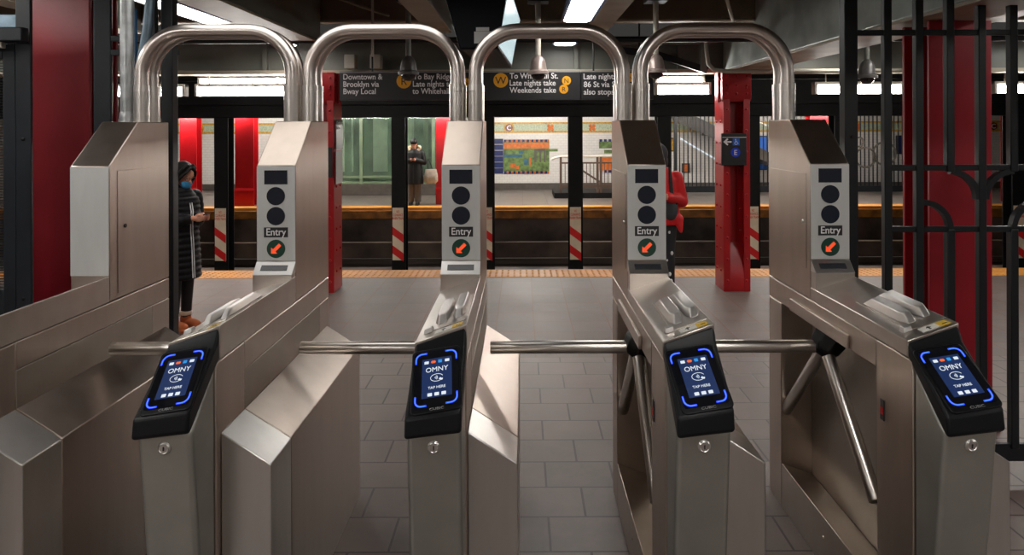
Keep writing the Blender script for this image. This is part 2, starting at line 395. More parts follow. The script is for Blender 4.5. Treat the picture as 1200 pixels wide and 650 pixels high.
tbm = MB().box(XL, XR, 12.18, 12.42, 1.99, 2.27).build('track_girder', 'tunnel', loc=(0, 12.3, 1.99), bevel=0.01)
tag(tbm, 'black girder on top of the row of black track columns', 'girder', kind='structure')
tb2 = MB().box(XL, XR, 12.02, 12.12, 2.20, 2.615).build('platform_valance', 'tunnel', loc=(0, 12.07, 2.20), bevel=0.01)
tag(tb2, 'black valance over the near track above the black girder', 'girder', kind='structure')

# ================================================================== LAMPS
def troffer(x, y0, y1, z, label):
    t = thing('ceiling_lamp', label, 'ceiling lamp', (x, (y0+y1)/2, z), 'fluorescent ceiling lamps over the mezzanine')
    h = MB()
    h.prism_y([(x-0.14, z+0.01), (x-0.10, z+0.16), (x+0.10, z+0.16), (x+0.14, z+0.01), (x+0.115, z+0.01), (x+0.085, z+0.05), (x-0.085, z+0.05), (x-0.115, z+0.01)], y0, y1)
    h.box(x-0.11, x+0.11, y0, y0+0.012, z+0.01, z+0.14); h.box(x-0.11, x+0.11, y1-0.012, y1, z+0.01, z+0.14)
    h.build('housing', 'housing', t, 0.004)
    MB().prism_y([(x-0.113, z+0.012), (x-0.08, z), (x+0.08, z), (x+0.113, z+0.012), (x+0.08, z+0.04), (x-0.08, z+0.04)], y0+0.014, y1-0.014).build('diffuser', 'troffer', t)
    r = MB()
    for yy in (y0+0.2, y1-0.2): r.rod((x, yy, z+0.16), (x, yy, 3.2), 0.008, n=8)
    r.build('hanger', 'conduit', t)
rows = [(-5.7, 'beyond the service gate'), (-3.35, 'added to light the red column of the first turnstile'), (-2.62, 'over the first and second turnstiles'), (0.47, 'over the third and fourth turnstiles'), (3.45, 'behind the big girder'), (5.95, 'beyond the bar gate')]  # row before the red column is unseen, added to brighten that column
spans = [(-4.6, -3.3), (-2.2, -0.9), (0.2, 1.5), (2.6, 3.8), (4.85, 6.06), (7.22, 7.9)]
for x, w in rows:
    for k, (a, b) in enumerate(spans):
        if k == 3 and x in (-2.62, 0.47) or k > 3 and x == -3.35: continue
        troffer(x, a, b, 2.70 if k < 5 else 2.715, 'ceiling lamp %s, %s from the platform' % (w, ORD[5-k]))

def added_cross_lamp(x0, x1, y, z, label):  # unseen dim lamp added so the sloped hoods below catch a bright reflection
    t = thing('ceiling_lamp', label, 'ceiling lamp', ((x0+x1)/2, y, z))
    h = MB().box(x0, x1, y-0.35, y+0.35, z+0.02, z+0.12).box(x0, x1, y-0.35, y-0.33, z, z+0.02).box(x0, x1, y+0.33, y+0.35, z, z+0.02).box(x0, x0+0.02, y-0.33, y+0.33, z, z+0.02).box(x1-0.02, x1, y-0.33, y+0.33, z, z+0.02)
    h.build('housing', 'housing', t)
    MB().box(x0+0.021, x1-0.021, y-0.329, y+0.329, z+0.004, z+0.019).build('diffuser', 'reflectpanel', t)
    r = MB()
    for xx in (x0+0.1, x1-0.05): r.rod((xx, y, z+0.13), (xx, y, 3.2), 0.008, n=8)
    r.build('hanger', 'conduit', t)
added_cross_lamp(-1.75, -0.22, 3.14, 2.56, 'unseen crosswise lamp added for reflections on the second and third turnstile hoods')
def strip_lamp(x0, x1, y, z, r, label, m='tube', group=None, bracket=True, top=None):
    t = thing('strip_lamp', label, 'strip lamp', ((x0+x1)/2, y, z), group)
    MB().lathe((x0+0.03, y, z), (1, 0, 0), [(r*0.8, 0), (r, 0.01), (r, x1-x0-0.07), (r*0.8, x1-x0-0.06)], 12).build('tube', m, t, smooth=40)
    c = MB()
    for xx in (x0, x1-0.03): c.box(xx, xx+0.03, y-r*1.1, y+r*1.1, z-r*1.1, z+r*1.8)
    c.box(x0, x1, y-r*0.9, y+r*0.9, z+r*1.15, z+r*1.8)
    c.build('end_cap', 'fixture', t, 0.003)
    if bracket:
        b = MB()
        for xx in (x0+0.15, x1-0.15): b.rod((xx, y, z+r*1.5), (xx, y, top or 2.44), 0.008, n=8)
        b.build('hanger', 'conduit', t)
edge = [(-5.15, -4.0), (-3.88, -2.76), (1.58, 2.24), (3.47, 4.52), (5.6, 6.75)]
where = ['behind the service gate', 'beyond the first arch, thick lower tube', 'between the long sign and the middle red column', 'seen through the bar gate', 'beyond the last red column']
for (a, b), w in zip(edge, where):
    strip_lamp(a, b, 8.44, 2.245, 0.05, 'bright tube lamp along the platform edge, ' + w, group='tube lamps along the platform edge', top=2.43)
for a, b, w in ((-3.9, -2.74, 'beyond the first arch'), (1.6, 2.2, 'beside the middle red column')):
    strip_lamp(a, b, 8.535, 2.375, 0.026, 'thin upper tube lamp hung above a thicker one, ' + w, group='thin upper tube lamps', bracket=False)
for i in range(14):
    a = -8.9 + i*1.3
    strip_lamp(a, a+1.22, 16.5, 2.13, 0.03, '%s tube lamp from the left over the opposite platform edge' % ORD[i], m='tubefar', group='tube lamps of the opposite platform', top=2.45)
for i in range(3):
    a = -8.6 + i*7.4
    strip_lamp(a, a+2.4, 18.0, 2.3, 0.03, '%s hidden tube lamp deeper on the opposite platform' % ORD[i], m='tubefar', group='inner tube lamps of the opposite platform', top=2.45)

# ================================================================== TURNSTILE (prototype centred on x = 0)
W = 0.083
ZL, ZR = 1.117, 1.174                               # deck height at its two long edges
TY = 2.875
def make_turnstile():
    t = thing('turnstile', 'x', 'turnstile', (0, TY, 0), 'row of steel turnstiles')
    # cabinet under the deck
    MB().box(-W, W, 2.232, 2.46, 0, 1.062).build('front_column', 'steel', t, 0.004)
    MB().box(-W, W, 2.4625, 3.53, 0.965, 1.062).build('mechanism_box', 'steel', t, 0.004)
    MB().box(-W, W, 3.37, 3.53, 0, 0.963).build('rear_column', 'steel', t, 0.004)
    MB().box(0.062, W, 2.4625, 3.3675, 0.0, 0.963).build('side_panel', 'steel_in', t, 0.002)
    s = MB().loft([(-W, 2.4625, 0), (0.061, 2.4625, 0), (0.061, 2.4625, 0.155), (-W, 2.4625, 0.205)], [(-W, 3.3675, 0), (0.061, 3.3675, 0), (0.061, 3.3675, 0.155), (-W, 3.3675, 0.205)])
    sill = s.build('base_sill', 'steel', t, 0.003)
    rv = MB()
    for y in (2.90,): rv.lathe((-W, y, 0.12), (-1, 0, 0), [(0.008, 0), (0.006, 0.004), (0.001, 0.005)], 10)
    rv.build('rivet', 'steel', sill)
    MB().box(-W-0.012, -W, 2.66, 3.23, 0.967, 1.02).build('cover_plate', 'steel', t, 0.003)
    p = MB().box(-W-0.003, -W, 2.405, 2.43, 0.80, 0.87).build('service_slot', 'signblack', t, 0.001)
    MB().box(-W-0.004, -W-0.003, 2.41, 2.425, 0.82, 0.845).build('slot_mark', 'stripe_red', p)
    # sloping deck
    deck = MB().loft([(-W, 2.262, 1.065), (W, 2.262, 1.065), (W, 2.262, ZR), (-W, 2.262, ZL)], [(-W, 3.02, 1.065), (W, 3.02, 1.065), (W, 3.02, ZR), (-W, 3.02, ZL)]).build('deck', 'steel_h', t, 0.003)
    sl = (ZR - ZL) / (2*W); zd = lambda x: ZL + (x + W)*sl
    def on_deck(mb, pts, h0, h1, shrink=1.0):
        cx = sum(q[0] for q in pts)/len(pts); cy = sum(q[1] for q in pts)/len(pts)
        A = [(x, y, zd(x)+h0) for x, y in pts]; B = [(cx+(x-cx)*shrink, cy+(y-cy)*shrink, zd(cx+(x-cx)*shrink)+h1) for x, y in pts]
        return mb.loft(A, B)
    on_deck(MB(), [(-0.040, 2.325), (0.074, 2.325), (0.074, 2.70), (-0.040, 2.70)], 0.0005, 0.003).build('slot_plate', 'steel_h', deck)
    on_deck(MB(), [(-0.034, 2.405), (-0.022, 2.365), (0.004, 2.365), (0.014, 2.43), (0.014, 2.66), (-0.034, 2.66)], 0.003, 0.031, 0.72).build('card_slot_rail', 'cast', deck, 0.004, 3)
    on_deck(MB(), [(0.022, 2.43), (0.034, 2.375), (0.058, 2.375), (0.068, 2.41), (0.068, 2.68), (0.022, 2.68)], 0.003, 0.030, 0.72).build('card_slot_rail', 'cast', deck, 0.004, 3)
    on_deck(MB(), [(-0.064, 2.318), (-0.034, 2.318), (-0.034, 2.350), (-0.064, 2.350)], 0.0005, 0.016, 0.8).build('token_block', 'cast', deck, 0.002)
    on_deck(MB(), [(-0.022, 2.276), (0.032, 2.276), (0.032, 2.312), (-0.022, 2.312)], 0.0005, 0.002).build('instruction_sticker', 'sticker', deck)
    on_deck(MB(), [(0.033, 2.276), (0.066, 2.276), (0.066, 2.312), (0.033, 2.312)], 0.0005, 0.002).build('instruction_sticker', 'yellow', deck)
    ar = MB()
    on_deck(ar, [(0.002, 2.282), (0.007, 2.282), (0.007, 2.297), (0.002, 2.297)], 0.002, 0.0026)
    on_deck(ar, [(-0.004, 2.296), (0.013, 2.296), (0.0045, 2.307)], 0.002, 0.0026)
    on_deck(ar, [(0.045, 2.286), (0.060, 2.286), (0.060, 2.292), (0.045, 2.292)], 0.002, 0.0026)
    ar.build('sticker_arrow', 'signblack', deck)
    # display wedge + pillar
    wd = MB().prism_x([(3.0165, 1.236), (3.0165, 1.1885), (2.966, 1.1885)], -W, W).build('display_wedge', 'wedge', t, 0.001)
    MB().box(-W+0.0012, W-0.0012, 2.967, 3.0165, 1.10, 1.188).build('deck_riser', 'steel_h', t, 0.001)
    n = Vector((0, -0.67, 0.74)); c = Vector((0, 2.9925, 1.212)); v = Vector((0, 0.74, 0.67))
    def slab(mb, c, ux, uy, w, h, d):
        nn = ux.cross(uy); q = [c + ux*a*w/2 + uy*b*h/2 for a, b in ((-1,-1),(1,-1),(1,1),(-1,1))]
        return mb.loft(q, [x + nn*d for x in q])
    slab(MB(), c + n*0.0004, Vector((1,0,0)), v, 0.112, 0.028, 0.0025).build('message_display', 'display', wd, 0.0008)
    pil = MB().prism_x([(3.02, 1.066), (3.02, 1.643), (3.25, 1.835), (3.53, 1.835), (3.53, 1.066)], -W, W).build('pillar', 'steel', t, 0.004)
    ip = MB().box(-W+0.001, W-0.001, 3.0165, 3.0195, 1.238, 1.641).build('indicator_panel', 'panel', t, 0.001)
    fy = 3.0165
    MB().box(-0.049, 0.049, fy-0.002, fy, 1.564, 1.624).build('sensor_window', 'navy', ip)
    for z in (1.514, 1.429): disc(MB(), 0, fy, z, 0.039).build('signal_lens', 'navy', ip, smooth=40)
    MB().box(-0.051, 0.051, fy-0.002, fy, 1.339, 1.381).build('entry_sign', 'signblack', ip)
    text('entry_lettering', 'Entry', 0.043, 'white', ip, (0, fy-0.0025, 1.3475), FX, FZ, 'CENTER', 0.010, 0.0008, 0.92)
    disc(MB(), 0, fy, 1.290, 0.039).build('entry_light', 'green', ip, smooth=40)
    a = MB()
    def dg(pts): a.prism_y([(x, 1.290+z) for x, z in pts], fy-0.0042, fy-0.003)
    dg([(-0.020, -0.020), (0.006, -0.020), (-0.002, -0.012), (0.023, 0.013), (0.013, 0.023), (-0.012, -0.002), (-0.020, 0.006)])
    a.build('entry_arrow', 'arrow', ip)
    dp = MB().box(-W-0.0025, -W, 3.06, 3.50, 1.19, 1.60).build('access_door', 'steel', t, 0.001)
    MB().lathe((-W-0.0025, 3.09, 1.39), (-1, 0, 0), [(0.008, 0), (0.008, 0.004), (0.004, 0.005)], 12).build('door_lock', 'lock', dp)
    # tripod
    c0 = Vector((-0.052, 2.95, 0.888)); ax = Vector((-0.577, 0, -0.816))
    hub = MB().lathe(c0 - ax*0.085, ax, [(0.062, 0), (0.068, 0.02), (0.072, 0.05), (0.066, 0.085), (0.050, 0.115), (0.034, 0.128)], 8).build('tripod_hub', 'hub', t, 0.004)
    for d, ln in (((-1, 0, 0), 0.613), ((0, 0.707, -0.707), 0.62), ((0, -0.707, -0.707), 0.60)):
        d = Vector(d)
        MB().lathe(c0 + d*0.03, d, [(0.0262, 0), (0.0262, ln-0.035), (0.0245, ln-0.031), (0.020, ln-0.030)], 24).build('barrier_arm', 'arm', hub, smooth=30)
    # side guard with shed roof
    g = MB().prism_y([(W+0.001, 0), (0.245, 0), (0.245, 0.728), (W+0.001, 0.832)], 2.459, 3.49).build('side_guard', 'steel', t, 0.004)
    MB().prism_y([(W+0.001, 0), (0.245, 0), (0.245, 0.728), (W+0.001, 0.832)], 2.262, 2.4565).build('guard_end', 'guard', t, 0.004)
    # fare reader on its painted pedestal
    ped = MB().loft([(-0.080, 2.231, 0), (-0.080, 2.17, 0), (-0.080, 2.068, 0.905), (-0.080, 2.231, 1.045)], [(0.080, 2.231, 0), (0.080, 2.17, 0), (0.080, 2.068, 0.915), (0.080, 2.231, 1.052)]).build('reader_pedestal', 'pedestal', t, 0.016, 4)
    lk = MB().lathe((0, 2.0745, 0.868), (0, -1, 0), [(0.019, 0), (0.019, 0.006), (0.014, 0.010), (0.012, 0.008)], 20).build('pedestal_lock', 'lock', ped, smooth=35)
    MB().box(-0.0018, 0.0018, 2.0640, 2.0662, 0.862, 0.874).build('keyhole', 'signblack', ped)
    RP = [(2.262, ZL-0.004, ZR-0.004), (2.238, 1.096, 1.122), (2.050, 0.958, 0.984), (2.040, 0.905, 0.925), (2.056, 0.897, 0.915), (2.232, 1.040, 1.050), (2.262, 1.066, 1.066)]
    rd = MB().loft([(-W, y, zl) for y, zl, zr in RP], [(W, y, zr) for y, zl, zr in RP]).build('fare_reader', 'grain', t, 0.010, 3)
    # face frame
    P00, P10, P01 = Vector((-W, 2.050, 0.958)), Vector((W, 2.050, 0.984)), Vector((-W, 2.238, 1.096))
    ux = (P10 - P00).normalized(); uy = (P01 - P00); uy = (uy - ux*uy.dot(ux)).normalized(); nn = ux.cross(uy)
    ctr = (P10 + P01)/2 + uy*0.0
    fp = lambda u, v, h=0.0: ctr + ux*u + uy*v + nn*h
    def plate(mb, poly, h0, h1, cu=0, cv=0): return mb.loft([fp(cu+u, cv+v, h0) for u, v in poly], [fp(cu+u, cv+v, h1) for u, v in poly])
    plate(MB(), rrect(0.154, 0.222, 0.016), -0.004, 0.005).build('bezel', 'black', rd, 0.003, 3)
    plate(MB(), rrect(0.136, 0.196, 0.010), 0.005, 0.006, 0, 0.003).build('cover_glass', 'gloss', rd)
    plate(MB(), rrect(0.092, 0.136, 0.002), 0.006, 0.0064, 0.002, 0.005).build('screen', 'screen', rd)
    for sx in (-1, 1):
        for sy in (-1, 1):
            for nm, ml, r0, r1, ln, h in (('corner_light_strip', 'led', 0.0165, 0.0212, 0.015, 0.0070), ('light_strip_core', 'ledcore', 0.0182, 0.0196, 0.011, 0.0074)):
                cu, cv = sx*0.044, 0.003 + sy*0.072; mb = MB()
                cs = [(math.cos(R(15*q)), math.sin(R(15*q))) for q in range(7)]
                out = [(r1, -ln)] + [(c*r1, d*r1) for c, d in cs] + [(-ln, r1)]
                inn = [(r0, -ln)] + [(c*r0, d*r0) for c, d in cs] + [(-ln, r0)]
                loop = [(cu + sx*u, cv + sy*v) for u, v in out + inn[::-1]]
                plate(mb, loop, 0.006, h); mb.build(nm, ml, rd)
    H = 0.0066
    text('reader_lettering', 'OMNY', 0.0235, 'lit', rd, fp(0.002, 0.025, H), ux, uy, 'CENTER', 0.0, 0.0003)
    text('reader_lettering', 'TAP HERE', 0.0122, 'lit', rd, fp(0.002, -0.034, H), ux, uy, 'CENTER', 0.003, 0.0003)
    text('reader_lettering', 'CUBIC', 0.0115, 'grey_let', rd, fp(0.002, -0.1045, 0.006), ux, uy, 'CENTER', 0.0, 0.0003, 1.3)
    ic = MB()
    for k, u in enumerate((-0.031, None, None, 0.033)):
        if u is not None: plate(ic, rrect(0.0135, 0.0095, 0.001, 2), H, H+0.0003, u+0.001, 0.060)
    for u in (-0.019, 0.002, 0.023): plate(ic, rrect(0.0135, 0.0105, 0.001, 2), H, H+0.0003, u, -0.053)
    ic.build('card_icon', 'lit', rd)
    ci = MB(); plate(ci, rrect(0.0095, 0.0095, 0.0046, 4), H, H+0.0003, -0.0115, 0.060); plate(ci, rrect(0.0095, 0.0095, 0.0046, 4), H, H+0.0002, -0.0060, 0.060)
    ci.build('card_icon', 'litorange', rd)
    plate(MB(), rrect(0.0115, 0.0105, 0.001, 2), H, H+0.0003, 0.012, 0.060).build('card_icon', 'litblue', rd)
    wv = MB()
    def ring(cu, cv, ru, rv, a0, a1, t, n=20):
        for k in range(n):
            q = []
            for aa, s in ((k, 1), (k+1, 1), (k+1, 0), (k, 0)):
                a = R(a0 + (a1-a0)*aa/n); q.append((cu + math.cos(a)*(ru - (0 if s else t)), cv + math.sin(a)*(rv - (0 if s else t))))
            plate(wv, q, H, H+0.0003)
    ring(0.002, 0.003, 0.020, 0.0135, 20, 340, 0.0016, 28)
    for rr in (0.004, 0.0075, 0.011): ring(-0.006, 0.003, rr, rr*0.85, -48, 48, 0.0016, 8)
    plate(wv, [(0.008, -0.004), (0.018, -0.008), (0.021, -0.004), (0.012, 0.002)], H, H+0.0003)
    wv.build('contactless_symbol', 'lit', rd)
    return t

TX = [-1.845, -1.050, -0.262, 0.529, 1.310]
TLAB = ['steel turnstile at the red column, pale conduit standing on its pillar, reader out of view',
        'steel turnstile whose reader tilts most, between the first and second gangways',
        'steel turnstile in the middle of the row, before the woman across the tracks',
        'steel turnstile in front of the person in the red jacket',
        'steel turnstile next to the black bar gate']
proto = make_turnstile(); index_kids()
turn = [proto] + [copy_tree(proto) for _ in TX[1:]]
for o, x, l in zip(turn, TX, TLAB): o.location.x = x; o['label'] = l
# the first one: blank panel, no lenses
for ch in list(turn[0].children):
    for g in list(ch.children):
        if g.name.split('.')[0] in ('sensor_window', 'signal_lens', 'entry_sign', 'entry_lettering', 'entry_light', 'entry_arrow'): bpy.data.objects.remove(g)
for ch in list(turn[0].children):
    n_ = ch.name.split('.')[0]
    if n_ == 'deck':
        for g in list(ch.children): bpy.data.objects.remove(g)
    if n_ in ('display_wedge', 'indicator_panel', 'deck_riser'):
        for g in list(ch.children): bpy.data.objects.remove(g)
        bpy.data.objects.remove(ch)
MB().box(TX[0]-W+0.001, TX[0]+W-0.001, 3.0165, 3.0195, 1.176, 1.641).build('front_panel', 'panel', turn[0], 0.001)
# the first one carries a door on its visible side too
dr = MB().box(TX[0]+W, TX[0]+W+0.0025, 3.08, 3.46, 1.09, 1.62).build('access_door', 'steel', turn[0], 0.001)
MB().lathe((TX[0]+W+0.0025, 3.135, 1.375), (1, 0, 0), [(0.009, 0), (0.009, 0.004), (0.005, 0.005)], 12).build('door_lock', 'hub', dr)

# ================================================================== PIPE ARCHES
def arch(xa, xb, y, label, rr=0.0315):
    t = thing('pipe_arch', label, 'pipe arch', ((xa+xb)/2, y, 1.836), 'bent steel pipe arches on the turnstile pillars')
    ztop, rad = 2.268, 0.205; pts = [(xa, y, 1.99)]
    pts += [(xa + rad - rad*math.cos(R(a)), y, ztop - rad + rad*math.sin(R(a))) for a in range(0, 91, 9)]
    pts += [(xb - rad + rad*math.sin(R(a)), y, ztop - rad + rad*math.cos(R(a))) for a in range(0, 91, 9)]
    pts += [(xb, y, 1.99)]
    MB().tube(pts, rr, 22).build('bent_pipe', 'pipe', t, smooth=50)
    for x in (xa, xb):
        MB().lathe((x, y, 1.836), (0, 0, 1), [(0.037, 0), (0.037, 0.138), (0.0355, 0.1385), (0.0355, 0.141), (0.038, 0.1415), (0.038, 0.172), (0.0325, 0.1725)], 22).build('collar', 'collar', t, smooth=30)
NAMES = ['over the first gangway, from the pillar at the red column', 'over the second gangway, from the pillar with the bright sloped hood', 'over the third gangway, above the hanging display', 'over the last gangway, ending beside the bar gate']
for i in range(4):
    xa, xb = TX[i] + (0.040 if i else 0.035), TX[i+1] - 0.047
    arch(xa, xb, 3.375, 'front steel pipe arch ' + NAMES[i]); arch(xa, xb, 3.465, 'rear steel pipe arch ' + NAMES[i])

# conduit standing on the first pillar and the bent one behind
t = thing('conduit', 'pale galvanised conduit rising from the pillar beside the red column', 'conduit', (-1.895, 3.40, 1.836))
MB().rod((-1.895, 3.40, 1.84), (-1.895, 3.40, 3.2), 0.031, n=20).build('pipe', 'galv', t, smooth=40)
MB().lathe((-1.895, 3.40, 1.836), (0, 0, 1), [(0.034, 0), (0.032, 0.006), (0.036, 0.02), (0.034, 0.04), (0.031, 0.05)], 20).build('fitting', 'galv', t, smooth=40)
t = thing('conduit', 'blue-marked conduit bending behind the pale one by the red column', 'conduit', (-1.92, 3.62, 1.0))
MB().tube([(-1.96, 3.62, 0), (-1.96, 3.62, 1.95), (-1.945, 3.62, 2.15), (-1.915, 3.62, 2.30), (-1.90, 3.62, 2.45), (-1.90, 3.62, 3.2)], 0.024, 14).build('pipe', 'galvblue', t, smooth=50)
MB().tube([(-2.0, 3.66, 2.12), (-2.0, 3.66, 2.42)], 0.012, 10).build('blue_marking', 'bluetape', t, smooth=50)

# ================================================================== NEAR RED COLUMNS
def near_column(x0, x1, y, label, zt=2.43):
    cx = (x0+x1)/2
    t = thing('steel_column', label, 'column', (cx, y, 0)); t['kind'] = 'thing'
    MB().box(x0, x1, y, y+0.025, 0, zt).build('front_flange', 'red', t, 0.004)
    MB().box(x0, x1, y+0.275, y+0.30, 0, zt).build('rear_flange', 'red', t, 0.004)
    MB().box(cx-0.012, cx+0.012, y+0.025, y+0.275, 0, zt).build('web', 'red', t)
    MB().box(x0-0.03, x1+0.03, y-0.03, y+0.33, 0, 0.03).build('base_plate', 'red', t, 0.004)
near_column(-2.935, -2.565, 4.2, 'dark red steel column behind the first turnstile', 3.2)
near_column(2.415, 2.785, 4.2, 'dark red steel column behind the black bar gate')

# ================================================================== RIVETED PLATFORM COLUMNS
def platform_column(cx, y, label, ztop=2.43):
    t = thing('riveted_column', label, 'column', (cx, y, 0)); t['kind'] = 'thing'
    hw, hd = 0.145, 0.17
    for s in (-1, 1):
        f = MB().box(*sorted((cx + s*hw, cx + s*(hw-0.03))), y-hd, y+hd, 0, ztop)
        f.box(*sorted((cx + s*hw, cx + s*(hw-0.07))), y-hd-0.014, y-hd, 0, ztop)
        z = 0.12
        while z < ztop-0.06:
            f.ball((cx + s*(hw-0.04), y-hd-0.014, z), 0.016, 8); f.ball((cx + s*hw, y-0.08, z+0.1), 0.016, 8); f.ball((cx + s*hw, y+0.08, z+0.1), 0.016, 8)
            z += 0.235
        f.build('flange', 'redbright', t, 0.003)
    w = MB().box(cx-hw+0.03, cx+hw-0.03, y-0.012, y+0.012, 0, ztop)
    for s in (-1, 1):
        w.box(*sorted((cx + s*(hw-0.03), cx + s*(hw-0.09))), y-0.024, y-0.012, 0, ztop)
        z = 0.18
        while z < ztop-0.06: w.ball((cx + s*(hw-0.06), y-0.024, z), 0.016, 8); z += 0.235
    w.build('web', 'redbright', t)
    MB().prism_x([(y-hd-0.01, 0), (y-hd-0.01, 0.24), (y-0.02, 0.52), (y-0.02, 0)], cx-hw+0.035, cx+hw-0.035).build('plinth', 'redbright', t, 0.006)
    b = MB().box(cx-hw-0.02, cx+hw+0.02, y-0.04, y+0.04, ztop-0.34, ztop)
    b.loft([(cx-hw-0.015, y-hd-0.02, ztop-0.30), (cx+hw+0.015, y-hd-0.02, ztop-0.30), (cx+hw+0.015, y-hd-0.02, ztop-0.02), (cx-hw-0.015, y-hd-0.02, ztop-0.02)],
           [(cx-hw-0.015, y-hd, ztop-0.34), (cx+hw+0.015, y-hd, ztop-0.34), (cx+hw+0.015, y-hd, ztop), (cx-hw-0.015, y-hd, ztop)])
    for sx in (-0.11, 0.0, 0.11):
        for zz in (0.06, 0.16, 0.25): b.ball((cx+sx, y-hd-0.02, ztop-zz), 0.016, 8)
    b.build('capital', 'redbright', t, 0.004)
    return t
platform_column(2.352, 7.95, 'bright red riveted column with the black elevator sign', 2.42)
platform_column(-2.215, 7.95, 'bright red riveted column with a paper notice, beside the second pillar', 2.42)
# elevator sign (fixed to the column, its own thing)
t = thing('elevator_sign', 'small black sign with white arrow and blue E on the red column', 'sign', (2.36, 7.74, 1.39)); ES = t
sx0, sx1, sz0, sz1, sy = 2.205, 2.480, 1.385, 1.735, 7.715
MB().box(sx0, sx1, sy, sy+0.03, sz0, sz1).build('sign_board', 'signblack', t, 0.004)
q = sy - 0.001
MB().box(sx0+0.01, sx1-0.005, q-0.002, q, 1.688, 1.694).build('top_line', 'white', t)
MB().prism_y([(2.225, 1.642), (2.268, 1.682), (2.280, 1.670), (2.261, 1.650), (2.315, 1.650), (2.315, 1.634), (2.261, 1.634), (2.280, 1.614), (2.268, 1.602)], q-0.003, q).build('arrow', 'white', t)
acc = MB().box(2.328, 2.402, q-0.003, q, 1.604, 1.678).build('access_symbol', 'bluesquare', t)
w = MB()
w.ball((2.358, q-0.004, 1.668), (0.006, 0.002, 0.006), 10)
w.bar([(2.357, q-0.0045, 1.661), (2.360, q-0.0045, 1.640), (2.376, q-0.0045, 1.640), (2.384, q-0.0045, 1.624), (2.390, q-0.0045, 1.626)], 0.006, 0.002)
w.bar([(2.359, q-0.0045, 1.650), (2.374, q-0.0045, 1.650)], 0.005, 0.002)
w.bar([(2.363 + 0.015*math.cos(R(a)), q-0.0045, 1.627 + 0.015*math.sin(R(a))) for a in range(110, 361, 15)], 0.005, 0.002)
w.build('wheelchair_mark', 'white', acc)
ec = MB(); ec.lathe((2.358, q, 1.527), (0, -1, 0), [(0.052, 0), (0.052, 0.003)], 32); ec = ec.build('route_disc', 'bluecircle', t)
text('route_letter', 'E', 0.078, 'white', ec, (2.358, q-0.0035, 1.500), FX, FZ, 'CENTER', 0.012)
ES.location.x -= 0.036
# notice + small black station plate on the other column
px_ = -2.048
t = thing('station_plate', 'narrow black plate with white lettering on the red column side, above the paper notice', 'sign', (px_, 7.93, 1.58))
MB().box(px_-0.004, px_, 7.80, 8.08, 1.57, 1.90).build('plate_board', 'signblack', t, 0.001)
text('plate_lettering', 'Cortlandt\nStreet', 0.055, 'white', t, (px_+0.001, 7.815, 1.845), (0, 1, 0), FZ, 'LEFT', 0.004)
t = MB().box(px_-0.003, px_, 7.79, 8.07, 1.19, 1.555).build('paper_notice', 'paper', loc=(px_, 7.93, 1.19))
tag(t, 'white paper notice taped to the red column below the black lettered plate', 'notice')
t = MB().box(-2.36, -2.075, 7.735, 7.745, 1.27, 1.60).build('column_plate', 'signblack', loc=(-2.2, 7.74, 1.27), bevel=0.003)
tag(t, 'plain black plate on the front of the red column beside the second pillar', 'sign')

# ================================================================== LONG HANGING SIGN
sg_y = 7.70
t = thing('platform_sign', 'long black hanging sign with white train directions and yellow route discs', 'sign', (-0.3, sg_y, 2.12))
def sp(px, py): v = at(px, py, sg_y - 0.002); return v.x, v.z
for a, b in ((398, 540.5), (541, 680.5), (681, 766)):
    (x0, z1), (x1, z0) = sp(a, 83), sp(b, 117)
    MB().box(x0, x1, sg_y, sg_y+0.05, z0, z1).build('sign_board', 'signblack', t, 0.002)
(x0, z0), (x1, z1) = sp(398, 84.6), sp(766, 83.4)
MB().box(x0, x1, sg_y-0.004, sg_y, z0, z1).build('top_line', 'grey_let', t)
hb = MB()
for px in (436, 552, 696, 750):
    x, z = sp(px, 83); hb.rod((x, sg_y+0.025, z), (x, sg_y+0.025, 3.2), 0.010, n=8)
hb.build('hanger', 'iron', t)
PXM = sg_y/F
def sign_text(body, px, py, size=9.3, squeeze=1.0, m='white'):
    x, z = sp(px, py); text('sign_lettering', body, size*PXM, m, t, (x, sg_y-0.003, z), FX, FZ, 'LEFT', 0.015, 0.0008, squeeze)
for body, px, py, sq in (('Downtown &', 402, 92.4, 0.90), ('Brooklyn via', 402, 101, 0.90), ('Bway Local', 402, 109.4, 0.92),
                     ('To Bay Ridge 95', 484.5, 92.4, 0.92), ('Late nights take', 483.5, 101, 0.92), ('to Whitehall St', 483.5, 109.4, 0.92),
                     ('To Whitehall St.', 597.5, 92, 0.92), ('Late nights take', 597, 100.2, 0.92), ('Weekends take', 597.5, 108.6, 0.92),
                     ('Late nights', 683.5, 93, 0.96), ('86 St via Sea Beach', 684, 102.2, 0.96), ('also stops at', 684, 111, 0.96)):
    sign_text(body, px, py, 9.3, sq)
for ch, px, py, r in (('R', 473.5, 94.5, 8.6), ('N', 546.5, 96.5, 5.2), ('W', 587, 94, 8.6), ('N', 664, 94.6, 5.3), ('R', 660.8, 104.6, 5.3), ('N', 739, 91, 5.3)):
    x, z = sp(px, py)
    d = MB(); d.lathe((x, sg_y, z), (0, -1, 0), [(r*PXM, 0), (r*PXM, 0.004)], 32); d = d.build('route_disc', 'routeyellow', t)
    text('route_letter', ch, r*1.45*PXM, 'signblack', d, (x, sg_y-0.0045, z - r*0.52*PXM), FX, FZ, 'CENTER', 0.0)

